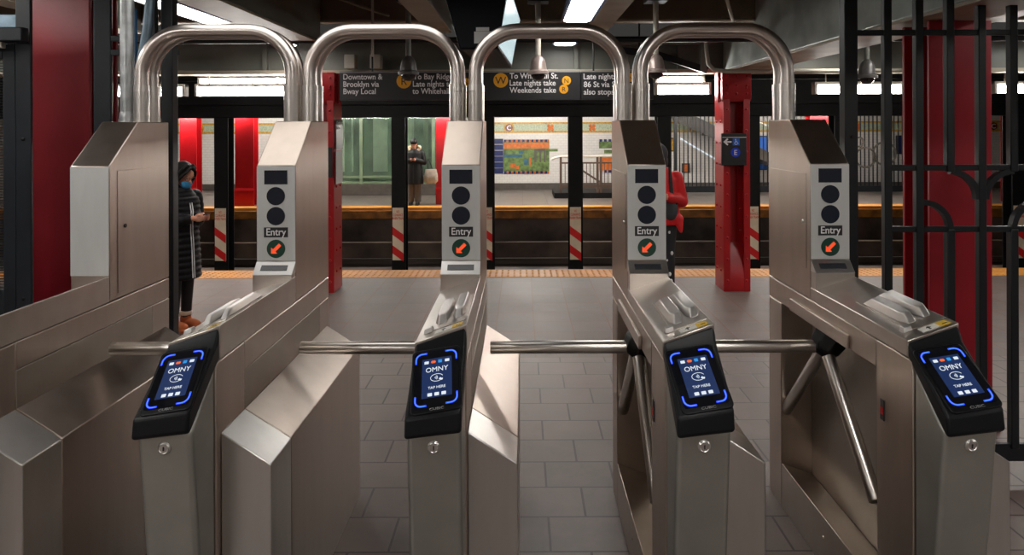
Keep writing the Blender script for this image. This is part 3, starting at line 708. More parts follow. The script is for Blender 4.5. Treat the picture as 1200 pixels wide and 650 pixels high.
# ================================================================== CCTV CAMERAS
def dome(px, py_top, d, label, m, pole_top=2.86):
    c = at(px, py_top, d); k = d/F
    t = thing('pendant_camera', label, 'security camera', (c.x, d, c.z), 'pendant dome cameras')
    MB().lathe(c, (0, 0, -1), [(0.022, 0), (0.052, 4*k), (0.062, 8*k), (0.072, 17*k), (0.088, 19*k), (0.088, 22*k), (0.070, 22.5*k)], 24).build('shell', m, t, smooth=30)
    MB().ball(c + Vector((0, 0, -22*k)), (0.062, 0.062, 0.055), 20).build('dome_lens', 'dome', t, smooth=60)
    MB().rod(c + Vector((0, 0, 0.001)), (c.x, d, pole_top), 0.023, n=16).build('pole', 'conduit' if m != 'cameradark' else 'paint', t, smooth=40)
    MB().box(c.x-0.09, c.x+0.09, d-0.09, d+0.09, pole_top, pole_top+0.12).build('junction_box', 'iron', t, 0.006)
    MB().tube([(c.x+0.02, d, pole_top+0.12), (c.x+0.03, d, pole_top+0.2), (c.x+0.06, d, 3.19)], 0.014, 10).build('cable_conduit', 'conduit', t, smooth=50)
dome(479, 65, 6.0, 'dark grey pendant dome camera before the yellow R disc of the sign', 'cameradark')
dome(631, 65, 6.0, 'pinkish pendant dome camera before the long sign, under the third arch', 'camera')
dome(769, 64, 6.0, 'brown pendant dome camera beside the bright tube and red column', 'camera')
dome(1016, 71, 6.2, 'dark pendant dome camera behind the bar gate', 'cameradark')

# ================================================================== HANGING DISPLAY (V-shaped, two screens)
t = thing('hanging_display', 'hanging V-shaped display case, dark end towards the turnstiles, lit screen on its side', 'display', (-0.28, 4.6, 2.25))
ya, yb = 4.05, 5.35
A = [(-0.352, 2.252), (-0.134, 2.252), (-0.070, 2.62), (-0.455, 2.62)]
MB().prism_y(A, ya, yb).build('case', 'adcase', t, 0.010)
MB().box(-0.36, -0.16, ya+0.3, ya+0.5, 2.62, 3.2).build('bracket', 'adcase', t, 0.006)
dn = Vector((0.368, 0, -0.064)).normalized()
for s, (xb_, zb_), (xt_, zt_) in ((1, (-0.134, 2.275), (-0.070, 2.61)),):
    e = 0.004*s
    MB().loft([(xb_, ya+0.03, zb_), (xb_, yb-0.03, zb_), (xt_, yb-0.03, zt_), (xt_, ya+0.03, zt_)], [(xb_+e, ya+0.03, zb_), (xb_+e, yb-0.03, zb_), (xt_+e, yb-0.03, zt_), (xt_+e, ya+0.03, zt_)]).build('screen', 'ad', t)
lab = MB().box(-0.268, -0.172, ya-0.003, ya, 2.285, 2.352).box(-0.257, -0.182, ya-0.003, ya, 2.354, 2.376)
lab.build('label_sticker', 'paper', t)
t.rotation_euler.z = R(-2.6); t.location.x += 0.02

# ================================================================== BAR GATE (right) and posts
GY = 3.66; GS = F/GY
gx = lambda px: (px - CX)/GS
gz = lambda py: EYE - (py - CY)/GS
gate = thing('bar_gate', 'black iron bar gate with curved bar ends in front of the red column', 'gate', (gx(1038), GY, 0))
bw = 0.040
def vbar(x, z0, z1): MB().box(x-bw/2, x+bw/2, GY-bw/2, GY+bw/2, z0, z1).build('bar', 'iron', gate, 0.004)
bx = [gx(p) for p in (1039, 1076, 1112, 1149, 1186, 1222, 1259, 1296)]
zt, zm, zl_, zb = gz(40), gz(198), gz(270), 0.14
arc = lambda cx, cz, r, a0, a1: [(cx + r*math.cos(R(a0+(a1-a0)*k/10)), GY, cz + r*math.sin(R(a0+(a1-a0)*k/10))) for k in range(11)]
pitch = bx[1]-bx[0]
for i, x in enumerate(bx):
    top = 3.2 if i < 3 else 2.425
    if i in (2, 4, 6):                               # bar broken: curls into its neighbour
        vbar(x, zm - 0.02, top)
        s = -1 if i == 4 else 1
        nb = bx[3] if i in (2, 4) else bx[7]
        r = abs(nb - x) - bw/2
        cx = x
        pts = arc(cx, zm - 0.02 - r, r, 90, 0) if i in (2, 6) else arc(cx, zm - 0.02 - r, r, 90, 180)
        MB().bar(pts, 0.028, 0.034).build('curved_bar', 'iron', gate)
        # lower length curls away from the previous bar
        vb_top = zl_ - 0.0
        vbar(x, zb, vb_top)
        pv = bx[i-1] if i in (2, 6) else bx[i+1]
        r2 = abs(x - pv) - bw/2
        pts = arc(x - r2, zl_, r2, 90, 0) if i in (2, 6) else arc(x + r2, zl_, r2, 90, 180)
        MB().bar(pts, 0.028, 0.034).build('curved_bar', 'iron', gate)
    else:
        vbar(x, zb, top)
for z in (zt, zm, zl_, 0.12):
    x0 = gx(994.5)+0.036 if z == zt else bx[0]
    h = 0.03 if z != 0.12 else 0.09
    MB().box(x0, bx[-1]+0.05, GY-0.012, GY+0.012, z-h/2, z+h/2).build('rail', 'iron', gate, 0.003)
for x in (bx[0], bx[-1]): MB().box(x-0.03, x+0.03, GY-0.03, GY+0.03, 0, 0.14).build('foot', 'iron', gate, 0.004)
def post(x, w, y, z1, label, m='iron', dp=None):
    dp = dp or w
    t = thing('fence_post', label, 'post', (x, y, 0), 'dark steel fence posts')
    MB().box(x-w/2, x+w/2, y-dp/2, y+dp/2, 0, z1).build('shaft', m, t, 0.005)
    MB().box(x-w/2-0.03, x+w/2+0.03, y-w/2-0.03, y+w/2+0.03, 0, 0.012).build('base_plate', m, t, 0.002)
    b = MB()
    for z in (0.9, 1.75): b.lathe((x, y-dp/2, z), (0, -1, 0), [(0.010, 0), (0.010, 0.005), (0.004, 0.007)], 6)
    b.build('bolt', 'hub', t)
post(gx(994.5), 0.068, GY, 3.2, 'thick dark steel post between the last turnstile and the bar gate')
post(-1.852, 0.062, 3.72, 3.2, 'dark steel post between the first turnstile and the masked woman')
post(-2.236, 0.094, 3.78, 2.645, 'dark steel post between the red column and the pale conduit', 'ironblue', 0.02)
post(-2.657, 0.082, 3.78, 3.2, 'dark steel post between the louvred gate and the red column', 'ironblue', 0.02)
post(-2.00, 0.034, 3.85, 2.645, 'slim dark upright behind the bent conduit')
MB_r = MB().box(-2.19, -1.83, 3.77, 3.79, 2.195, 2.225).box(-2.19, -1.83, 3.77, 3.79, 2.27, 2.30)
tag(MB_r.build('fence_rail', 'ironblue', loc=(-2.0, 3.78, 2.2), bevel=0.003), 'pair of thin dark rails joining two posts behind the conduits', 'rail')
# louvred service gate at the left edge
t = thing('service_gate', 'dark louvred service gate at the edge beside the red column', 'gate', (-2.9, 3.8, 0))
MB().box(-2.772, -2.705, 3.78, 3.83, 0.03, 2.26).build('gate_stile', 'ironblue', t, 0.004)
MB().box(-3.5, -3.42, 3.78, 3.83, 0.03, 2.26).build('gate_stile', 'ironblue', t, 0.004)
MB().box(-3.42, -2.772, 3.78, 3.83, 0.03, 0.95).build('kick_panel', 'ironblue', t, 0.004)
MB().box(-3.42, -2.772, 3.78, 3.83, 2.18, 2.26).build('top_rail', 'ironblue', t, 0.004)
lv = MB()
for i in range(82): lv.box(-3.42, -2.772, 3.800, 3.806, 0.955 + i*0.015, 0.9595 + i*0.015)
lv.build('louvre_slat', 'iron', t)
t = thing('door_closer', 'dark box of a door closer above the louvred gate', 'door closer', (-2.85, 3.72, 2.26))
MB().box(-3.3, -2.60, 3.68, 3.735, 2.262, 2.335).build('closer_body', 'ironblue', t, 0.006)
MB().box(-3.3, -2.72, 3.70, 3.735, 2.228, 2.260).build('closer_arm', 'conduit', t, 0.004)
t = MB().box(-3.6, -2.69, 3.80, 3.88, 2.34, 2.42).build('gate_lintel', 'galvblue', loc=(-3.1, 3.8, 2.34), bevel=0.004)
tag(t, 'grey-blue steel lintel over the louvred gate', 'lintel', kind='structure')
t = MB().prism_z([(2.625, 3.45), (3.2, 3.45), (3.2, 3.62), (2.625, 3.62)], 1.9, 3.2).build('concrete_block', 'concrete', loc=(2.9, 3.5, 1.9), bevel=0.01)
tag(t, 'rough grey concrete edge at the border of the photo beside the bar gate', 'concrete'); t['kind'] = 'structure'

# conduits on the ceiling
def pipe_run(name, pts, r, label, m='conduit'):
    o = MB().tube(pts, r, 12).build(name, m, smooth=50, loc=pts[0]); return tag(o, label, 'conduit')
pipe_run('ceiling_conduit', [(1.95, 7.6, 3.18), (1.98, 7.6, 2.62), (2.0, 7.6, 2.48), (2.06, 7.6, 2.415), (2.2, 7.6, 2.40), (4.5, 7.6, 2.40)], 0.022, 'cream conduit bending to the horizontal beside the middle red column')
pipe_run('ceiling_conduit', [(1.0, 4.0, 3.1), (2.1, 7.0, 2.80)], 0.016, 'thin conduit running slantwise under the ceiling by the big girder')
pipe_run('ceiling_conduit', [(-6, 6.9, 2.66), (-3.0, 6.9, 2.66), (0.5, 6.9, 2.66), (5, 6.9, 2.66)], 0.03, 'dark conduit crossing under the ceiling beams above the sign', 'iron')
pipe_run('ceiling_conduit', [(-1.35, 6.4, 3.18), (-1.35, 6.4, 2.45)], 0.012, 'thin vertical rod hanging above the second arch', 'conduit')
pipe_run('ceiling_conduit', [(-1.95, 5.0, 2.95), (-1.3, 6.9, 2.9)], 0.014, 'thin slanting conduit above the second arch', 'paintdark')
t = thing('steel_brace', 'dark diagonal brace from the girder towards the middle red column', 'brace', (1.6, 8.05, 2.5))
MB().bar([(1.1, 8.05, 2.68), (1.5, 8.05, 2.64), (1.85, 8.05, 2.53), (2.1, 8.05, 2.445)], 0.075, 0.05).build('brace_bar', 'iron', t)
MB().box(2.02, 2.09, 8.0, 8.08, 2.43, 2.80).build('brace_post', 'paint', t, 0.004)
MB().box(1.0, 2.09, 8.0, 8.08, 2.74, 2.80).build('brace_rail', 'paint', t, 0.004)
for i, x in enumerate((-1.95, -1.66)):
    t = MB().box(x-0.06, x+0.06, 8.0, 8.14, 2.48, 2.64).build('junction_box', 'conduit', loc=(x, 8.07, 2.48), bevel=0.008)
    tag(t, ('pale junction box on the girder above the column with the notice', 'second pale junction box on the girder, nearer the long sign')[i], 'junction box')

# ================================================================== TRACK COLUMNS
def make_track_column():
    t = thing('track_column', 'x', 'column', (0, 12.3, -1.1), 'black columns between the tracks'); t['kind'] = 'thing'
    MB().box(-0.12, 0.12, 12.17, 12.19, -1.1, 1.99).build('front_flange', 'tunnel', t, 0.003)
    MB().box(-0.12, 0.12, 12.41, 12.43, -1.1, 1.99).build('rear_flange', 'tunnel', t, 0.003)
    MB().box(-0.01, 0.01, 12.19, 12.41, -1.1, 1.99).build('web', 'tunnel', t)
    b = MB().box(-0.105, 0.085, 12.155, 12.168, -0.46, 0.44).build('warning_board', 'stripe_white', t, 0.002)
    s = MB()
    for z in (-0.02, -0.34): s.prism_y([(-0.105, z), (-0.105, z+0.14), (0.085, z-0.0), (0.085, z-0.14)], 12.152, 12.155)
    s.build('red_stripe', 'stripe_red', b)
    text('board_lettering', 'NO\nCLEARANCE\nWHEN TRAIN', 0.062, 'stripe_red', b, (-0.01, 12.153, 0.355), FX, FZ, 'CENTER', 0.008, 0.0008, 0.5)
    return t
tc = make_track_column(); index_kids()
XS = [-5.178 + 1.524*k for k in range(-2, 11)]
for i, x in enumerate(XS):
    o = tc if i == 0 else copy_tree(tc)
    o.location.x = x; o['label'] = 'black track column with red striped board, %s from the left of the row' % ORD[i]
for i, (y, w) in enumerate(((10.0, 'near track, near side'), (11.45, 'near track, far side'), (13.5, 'far track, near side'), (14.95, 'far track, far side'))):
    r = MB().prism_x([(y-0.07, -1.1), (y+0.07, -1.1), (y+0.07, -1.08), (y+0.01, -1.06), (y+0.01, -0.98), (y+0.035, -0.97), (y+0.035, -0.94), (y-0.035, -0.94), (y-0.035, -0.97), (y-0.01, -0.98), (y-0.01, -1.06), (y-0.07, -1.08)], XL, XR)
    tag(r.build('track_rail', 'railsteel', loc=(0, y, -1.1)), 'steel running rail of the ' + w, 'rail')
r = MB().box(XL, XR, 15.75, 15.95, -0.80, -0.74).box(XL, XR, 15.78, 15.82, -1.1, -0.80)
tag(r.build('power_rail_cover', 'pit', loc=(0, 15.8, -1.1)), 'long dark cover board below the opposite platform edge', 'rail cover')

# ================================================================== OPPOSITE PLATFORM
def far_column(cx, y, label, w=0.4):
    t = thing('platform_post', label, 'column', (cx, y, 0)); t['kind'] = 'thing'
    MB().box(cx-w/2, cx+w/2, y, y+0.02, 0, 2.45).build('front_flange', 'redbright', t, 0.003)
    MB().box(cx-w/2, cx+w/2, y+0.28, y+0.30, 0, 2.45).build('rear_flange', 'redbright', t, 0.003)
    MB().box(cx-0.01, cx+0.01, y+0.02, y+0.28, 0, 2.45).build('web', 'redbright', t)
    MB().prism_x([(y-0.02, 0), (y-0.02, 0.36), (y+0.0, 0.42), (y+0.0, 0)], cx-w/2-0.01, cx+w/2+0.01).build('plinth', 'redbright', t)
far_column(-6.50, 16.56, 'bright red column across the tracks, between the masked woman and the second pillar', 0.44)
far_column(-7.93, 16.80, 'bright red column across the tracks above the masked woman', 0.40)
far_column(-1.83, 16.75, 'bright red column across the tracks beside the woman in the parka', 0.42)
far_column(2.75, 16.75, 'bright red column across the tracks hidden by the fourth pillar', 0.42)
far_column(7.02, 16.75, 'bright red column across the tracks by the last pillar hood', 0.42)
far_column(11.72, 16.75, 'bright red column across the tracks at the edge behind the bar gate', 0.42)
# glazed booth
t = thing('glazed_booth', 'pale green glazed booth across the tracks behind the woman in the parka', 'booth', (-3.6, 19.2, 0))
bx0, bx1, by = -5.35, -1.80, 19.0
MB().box(bx0, bx1, by+0.1, by+1.6, 0, 0.30).build('booth_base', 'basetile', t, 0.01)
MB().box(bx0, bx1, by+0.75, by+0.8, 0.30, 2.4).build('booth_wall', 'boothglass', t)
fr = MB()
for x in (bx0, -4.35, -3.35, -2.4, bx1): fr.box(x-0.045, x+0.045, by+0.1, by+0.18, 0.30, 2.4)
for z in (0.34, 0.50, 2.3): fr.box(bx0, bx1, by+0.11, by+0.17, z-0.03, z+0.03)
fr.build('booth_frame', 'glassgreen', t, 0.004)
for x0, x1, m in ((-5.1, -4.95, 'bright_strip'), (-4.75, -4.7, 'bright_strip'), (-4.15, -3.75, 'bright_strip'), (-4.55, -4.45, 'glassgreen'), (-3.2, -3.02, 'bright_strip'), (-2.75, -2.62, 'glassgreen'), (-2.3, -2.15, 'bright_strip')):
    MB().box(x0, x1, by+0.70, by+0.75, 0.6, 2.3).build('booth_strip', m, t)
g = NT('clear_glass'); g.b.inputs['Base Color'].default_value = (0.75, 0.9, 0.8, 1); g.b.inputs['Roughness'].default_value = 0.03; g.b.inputs['Transmission Weight'].default_value = 0.95; g.b.inputs['IOR'].default_value = 1.2
M['clear'] = g.m
MB().box(bx0+0.05, bx1-0.05, by+0.13, by+0.14, 0.53, 2.27).build('booth_pane', 'clear', t)
# mosaic panels (plain colour blocks)
t = thing('mosaic_panel', 'green and orange mosaic panel with blue tiles on the opposite wall', 'mosaic', (0, Y_WALL, 0.4))
wy = Y_WALL - 0.03; k = wy/F
def mp(mb, a, b, c, d, th=0.02): 
    p, q = at(a, d, wy), at(b, c, wy); mb.box(p.x, q.x, wy - th + 0.02, Y_WALL - 0.001, p.z, q.z); return mb
mp(MB(), 590, 643.5, 166, 200.5).build('green_field', 'mos_green', t)
mp(MB(), 590.5, 643, 167, 174, 0.024).build('orange_band', 'mos_orange', t)
mp(MB(), 643.5, 653.5, 174.5, 177.5, 0.024).build('green_step', 'mos_green', t)
bt = MB()
for i in range(6): mp(bt, 576.5, 589.5, 162.5 + i*6.9, 168.6 + i*6.9, 0.024)
bt.build('blue_tile', 'mos_blue', t)
ck = MB(); oc = MB()
for i in range(10):
    mp(ck, 590.5 + i*5.3, 593.6 + i*5.3, 163.4, 166.4, 0.026); mp(ck, 590.5 + i*5.3, 593.6 + i*5.3, 200.4, 203.6, 0.026)
    mp(oc, 593.8 + i*5.3, 595.6 + i*5.3, 163.4, 166.4, 0.026); mp(oc, 593.8 + i*5.3, 595.6 + i*5.3, 200.4, 203.6, 0.026)
ck.build('dark_trim_tile', 'mos_blue', t); oc.build('orange_trim_tile', 'mos_orange', t)
x = MB()
for a, b, c, d in ((590.5, 612, 181, 184.5), (614, 619, 186, 193), (608, 613, 177, 180)): mp(x, a, b, c, d, 0.026)
x.build('teal_block', 'mos_teal', t)
x = MB()
for a, b, c, d in ((598, 604, 191, 197), (604, 608, 194, 198), (620, 622, 184, 195)): mp(x, a, b, c, d, 0.027)
x.build('orange_block', 'mos_orange', t)
x = MB()
for a, b, c, d in ((626, 639, 174.5, 177), (626, 628.5, 177, 190), (632, 634, 177, 190), (637, 639, 177, 190)): mp(x, a, b, c, d, 0.027)
x.build('pale_block', 'basetile', t)
t = thing('mosaic_panel', 'small orange and green mosaic panel behind the ramp railing across the tracks', 'mosaic', (2.5, Y_WALL, 0.4))
mp(MB(), 702, 722, 166, 174).build('green_field', 'mos_green', t); mp(MB(), 708, 722, 176, 180).build('green_step', 'mos_green', t); mp(MB(), 702, 722, 184, 200).build('orange_band', 'mos_orange', t)
x = MB()
for i in range(4): mp(x, 702.5 + i*5.3, 705.6 + i*5.3, 163.4, 166.4, 0.026); mp(x, 702.5 + i*5.3, 705.6 + i*5.3, 199.5, 202.8, 0.026)
x.build('dark_trim_tile', 'mos_blue', t)
# C medallions on the frieze
def medallion(px, label):
    p = at(px, 150, Y_WALL - 0.02)
    t = thing('frieze_medallion', label, 'medallion', (p.x, Y_WALL - 0.02, 1.70), 'medallions of the tiled frieze')
    MB().lathe((p.x, Y_WALL - 0.016, p.z+0.01), (0, -1, 0), [(0.16, 0), (0.16, 0.01)], 8).build('rim', 'frieze_y', t)
    MB().lathe((p.x, Y_WALL - 0.026, p.z+0.01), (0, -1, 0), [(0.115, 0), (0.115, 0.006)], 8).build('field', 'wine', t)
    text('letter', 'C', 0.19, 'white', t, (p.x, Y_WALL - 0.034, p.z - 0.055), FX, FZ, 'CENTER', 0.012)
for px, l in ((596.5, 'maroon C medallion in the frieze above the blue tiles'), (233, 'maroon C medallion in the frieze above the masked woman'), (1164, 'maroon C medallion in the frieze behind the bar gate'), (1040, 'maroon C medallion in the frieze behind the scroll fence')):
    medallion(px, l)
def rosette(px, label):
    p = at(px, 150, Y_WALL - 0.02)
    b = MB()
    for a in range(4):
        q = R(45 + 90*a); b.ball((p.x + 0.07*math.cos(q), Y_WALL - 0.02, p.z + 0.01 + 0.07*math.sin(q)), (0.05, 0.012, 0.05), 10)
    b.ball((p.x, Y_WALL - 0.022, p.z+0.01), (0.035, 0.012, 0.035), 10)
    tag(b.build('frieze_rosette', 'mos_orange', loc=(p.x, Y_WALL - 0.02, p.z)), label, 'rosette', 'rosettes of the tiled frieze')
rosette(645, 'orange rosette in the frieze right over the mosaic end'); rosette(694, 'orange rosette in the frieze over the ramp railing'); rosette(410, 'orange rosette in the frieze behind the booth')
rosette(1005, 'orange rosette in the frieze beside the thick gate post')
# ramp railing
t = thing('ramp_railing', 'brown barred railing with pale handrail across the tracks', 'railing', (1.7, 18.2, 0))
ry = 18.2; rx = lambda px: (px - CX)/F*ry; rz = lambda py: EYE - (py - CY)/F*ry
MB().box(rx(649), rx(760), ry-0.1, ry+1.2, 0, 0.14).build('kerb', 'tunnel', t, 0.01)
MB().tube([(rx(646), ry, rz(187)), (rx(651), ry, rz(185)), (rx(657), ry, rz(183.5)), (rx(760), ry, rz(183))], 0.03, 10).build('handrail', 'ramplight', t, smooth=50)
for px in (657, 700, 704, 745): MB().box(rx(px)-0.03, rx(px)+0.03, ry-0.03, ry+0.03, 0.14, rz(184)).build('post', 'rampbrown', t, 0.003)
MB().box(rx(657), rx(760), ry-0.02, ry+0.02, rz(191)-0.02, rz(191)+0.02).box(rx(657), rx(760), ry-0.02, ry+0.02, rz(218)-0.03, rz(218)+0.03).build('rail', 'rampbrown', t)
b = MB()
for i in range(20): px = 662 + i*4.2; b.box(rx(px)-0.009, rx(px)+0.009, ry-0.009, ry+0.009, rz(218), rz(191))
b.bar([(rx(676), ry+0.3, rz(196)), (rx(716), ry+0.3, rz(222))], 0.05, 0.04)
b.build('baluster', 'rampbrown', t)
# stair behind bars
t = thing('staircase', 'staircase with lit sloping edge behind the bar fence across the tracks', 'staircase', (5, 19.6, 0))
st = MB(); sy0, sy1 = 19.7, 20.6
xa, za, xb, zb2 = 4.2, 2.42, 8.6, 0.25
st.loft([(xa, sy0, za), (xb, sy0, zb2), (xb, sy0, zb2-0.22), (xa, sy0, za-0.42)], [(xa, sy0+0.06, za), (xb, sy0+0.06, zb2), (xb, sy0+0.06, zb2-0.22), (xa, sy0+0.06, za-0.42)])
st.build('stringer', 'basetile', t)
sp_ = MB()
for i in range(13):
    f0 = i/13; x0 = xa + (xb-xa)*f0; x1 = xa + (xb-xa)*(f0+1/13); z = za + (zb2-za)*(f0+1/13) - 0.02
    sp_.box(x0, x1, sy0+0.06, sy1, z-0.17, z)
sp_.build('step', 'basetile', t)
MB().rod((xa+0.15, sy0-0.05, 1.52), (xa+1.15, sy0-0.05, 0.92), 0.022, n=10).build('sloping_lamp', M['lit'], t)
MB().tube([(xa, sy0, za+0.5), (xb, sy0, zb2+0.85)], 0.03, 10).build('handrail', 'ramplight', t)
def bar_fence(x0, x1, y, z1, label, pitch=0.11, scroll=False):
    t = thing('bar_fence', label, 'fence', ((x0+x1)/2, y, 0))
    n = int((x1-x0)/pitch)
    me = None
    for i in range(n+1):
        x = x0 + i*pitch
        if me is None:
            o = MB().box(x-0.013, x+0.013, y-0.013, y+0.013, 0.16, z1).build('bar', 'iron', t); me = o.data; ox = x
        else:
            o = bpy.data.objects.new('bar', me); COL.objects.link(o); o.parent = t; o.location.x = x - ox
    MB().box(x0, x1, y-0.03, y+0.03, 0.10, 0.26).build('bottom_rail', 'iron', t, 0.004)
    MB().box(x0, x1, y-0.02, y+0.02, z1-0.05, z1).build('top_rail', 'iron', t, 0.004)
    for x in (x0, x1): MB().box(x-0.04, x+0.04, y-0.04, y+0.04, 0, z1).build('post', 'iron', t, 0.004)
    if scroll:
        s = MB()
        for cx, cz, r in ((x0+0.45, 1.0, 0.26), (x0+0.28, 1.4, 0.12), (x0+0.95, 1.1, 0.30)):
            s.bar([(cx + r*math.cos(R(a)), y-0.02, cz + r*math.sin(R(a))) for a in range(0, 361, 20)], 0.05, 0.02)
        s.build('scroll_ring', 'basetile', t)
bar_fence(4.02, 8.3, 18.6, 2.3, 'tall black bar fence before the staircase across the tracks')
bar_fence(8.55, 10.6, 18.6, 2.3, 'tall black bar fence with scroll rings behind the bar gate', scroll=True)
def wall_sign(px0, px1, py0, py1, m, label, name='wall_plaque', d=None):
    y = d or Y_WALL - 0.03; a, b = at(px0, py1, y), at(px1, py0, y)
    t = thing(name, label, 'plaque', ((a.x+b.x)/2, y, a.z))
    MB().box(a.x, b.x, y-0.02, y+0.02, a.z, b.z).build('frame', 'iron', t, 0.003)
    MB().box(a.x+0.03, b.x-0.03, y-0.024, y-0.02, a.z+0.03, b.z-0.03).build('face', m, t)
wall_sign(799, 808, 192, 203, 'mos_orange', 'small orange plaque on the wall under the staircase')
wall_sign(783, 790, 162, 178, 'frieze_y', 'small dark framed plaque on the wall beside the red jacket hood')
wall_sign(1050, 1060, 160, 182, 'mos_blue', 'dark blue framed poster behind the bar gate', 'wall_poster')
wall_sign(882, 899, 160, 200, 'bluesquare', 'pale blue poster beside the middle red column across the tracks', 'wall_poster')

# ================================================================== PEOPLE
def union(name, mb, m, parent, voxel=0.008, smooth=2):
    """one continuous skin from overlapping volumes"""
    me = mb.mesh(name + '_raw'); tmp = bpy.data.objects.new(name + '_raw', me); COL.objects.link(tmp)
    r = tmp.modifiers.new('remesh', 'REMESH'); r.mode = 'VOXEL'; r.voxel_size = voxel
    s = tmp.modifiers.new('smooth', 'SMOOTH'); s.factor = 0.5; s.iterations = smooth
    bpy.context.view_layer.update()
    out = bpy.data.meshes.new_from_object(tmp.evaluated_get(bpy.context.evaluated_depsgraph_get()))
    bpy.data.objects.remove(tmp); bpy.data.meshes.remove(me)
    out.name = name; out.materials.clear(); out.materials.append(M[m])
    for p in out.polygons: p.use_smooth = True
    o = bpy.data.objects.new(name, out); COL.objects.link(o)
    if parent is not None: o.parent = parent
    return o

def V(*a): return Vector(a)
def ell(z, rx, ry, cx=0.0, cy=0.0, n=20): return [(cx + rx*math.cos(2*math.pi*i/n), cy + ry*math.sin(2*math.pi*i/n), z) for i in range(n)]

def person_body(name, H, head_pitch, hand_c, voxel=0.007, head_yaw=0, stance=0.075):
    """x forward, y to the figure's left; returns body object and the head matrix"""
    k = H/1.66; b = MB()
    S = lambda v: Vector(v)*k
    hp = S((0.0, 0, 1.43)); rot = Matrix.Rotation(R(head_yaw), 3, 'Z') @ Matrix.Rotation(R(head_pitch), 3, 'Y')
    hd = lambda x, y, z: hp + rot @ (Vector((x, y, z))*k)
    b.ball(hd(0.015, 0, 0.135), (0.092*k, 0.074*k, 0.096*k), 20, rot); b.ball(hd(0.032, 0, 0.085), (0.070*k, 0.060*k, 0.078*k), 20, rot)
    b.cone(hd(0.098, 0, 0.118), hd(0.112, 0, 0.092), 0.010*k, 0.014*k, 10)      # nose
    for s in (-1, 1):
        b.ball(hd(0.0, s*0.074, 0.11), (0.020*k, 0.010*k, 0.030*k), 10, rot)     # ears
        b.ball(hd(0.088, s*0.030, 0.142), (0.012*k, 0.022*k, 0.010*k), 10, rot)  # brow
    b.ball(hd(0.096, 0, 0.062), (0.014*k, 0.024*k, 0.012*k), 10, rot); b.ball(hd(0.088, 0, 0.030), (0.018*k, 0.024*k, 0.016*k), 10, rot)
    b.cone(S((-0.02, 0, 1.33)), hd(0.005, 0, 0.06), 0.056*k, 0.050*k)
    b.rings([ell(z*k, rx*k, ry*k, cx*k) for z, rx, ry, cx in ((0.80, 0.10, 0.15, 0), (0.90, 0.115, 0.165, 0), (1.02, 0.095, 0.135, 0), (1.18, 0.112, 0.155, 0), (1.30, 0.10, 0.165, -0.01), (1.37, 0.06, 0.10, -0.015))])
    hands = []
    for s in (-1, 1):
        sh, el_ = S((-0.01, s*0.165, 1.315)), S((-0.02, s*0.205, 1.06)); wr = S(hand_c) + S((-0.075, s*0.052, -0.015))
        b.cone(sh, el_, 0.050*k, 0.040*k); b.cone(el_, wr, 0.040*k, 0.027*k)
        pc = S(hand_c) + S((-0.02, s*0.040, -0.012))
        b.cone(wr, pc, 0.027*k, 0.022*k); b.ball(pc, (0.040*k, 0.016*k, 0.036*k), 12)
        for j, (ln, zz) in enumerate(((0.060, 0.028), (0.068, 0.010), (0.064, -0.008), (0.050, -0.024))):
            p0 = pc + S((0.025, s*0.006, zz)); p1 = p0 + S((ln*0.5, s*0.004, 0.004)); p2 = p1 + S((ln*0.28, -s*0.022, 0.004)); p3 = p2 + S((0.002, -s*0.020, 0.002))
            b.cone(p0, p1, 0.0105*k, 0.0095*k, 8); b.cone(p1, p2, 0.0095*k, 0.0085*k, 8); b.cone(p2, p3, 0.0085*k, 0.0075*k, 8)
        t0 = pc + S((-0.010, s*0.0, 0.030)); t1 = t0 + S((0.022, -s*0.018, 0.014)); t2 = t1 + S((0.026, -s*0.016, 0.002))
        b.cone(t0, t1, 0.012*k, 0.011*k, 8); b.cone(t1, t2, 0.011*k, 0.008*k, 8)
        hip, kn, an = S((0, s*stance*1.05, 0.86)), S((0.015, s*stance, 0.47)), S((-0.01, s*stance, 0.085))
        b.cone(hip, kn, 0.085*k, 0.055*k); b.cone(kn, an, 0.052*k, 0.036*k)
        b.ball(S((0.055, s*stance, 0.035)), (0.115*k, 0.042*k, 0.034*k), 14)
    o = union(name, b, 'skin', None, voxel)
    return o, k, S, hd, rot

def face(o, hd, k, rot):
    e = MB()
    for s in (-1, 1): e.ball(hd(0.096, s*0.030, 0.122), (0.006*k, 0.013*k, 0.005*k), 10, rot)
    e.build('eye', 'eye', None).parent = o
    e = MB()
    for s in (-1, 1): e.ball(hd(0.094, s*0.032, 0.146), (0.006*k, 0.020*k, 0.003*k), 8, rot)
    e.build('eyebrow', 'hair', None).parent = o
    MB().ball(hd(0.104, 0, 0.060), (0.007*k, 0.020*k, 0.006*k), 10, rot).build('mouth', 'lip', None).parent = o

def shoes(o, S, k, m, stance, name='shoe'):
    for s in (-1, 1):
        b = MB(); b.ball(S((0.060, s*stance, 0.045)), (0.130*k, 0.052*k, 0.045*k), 16); b.ball(S((-0.01, s*stance, 0.075)), (0.062*k, 0.052*k, 0.070*k), 14)
        b.box(*(c*k for c in (-0.07, 0.19)), *sorted(((s*stance-0.044)*k, (s*stance+0.044)*k)), 0.0, 0.022*k)
        x = union(name, b, m, o, 0.008, 3)

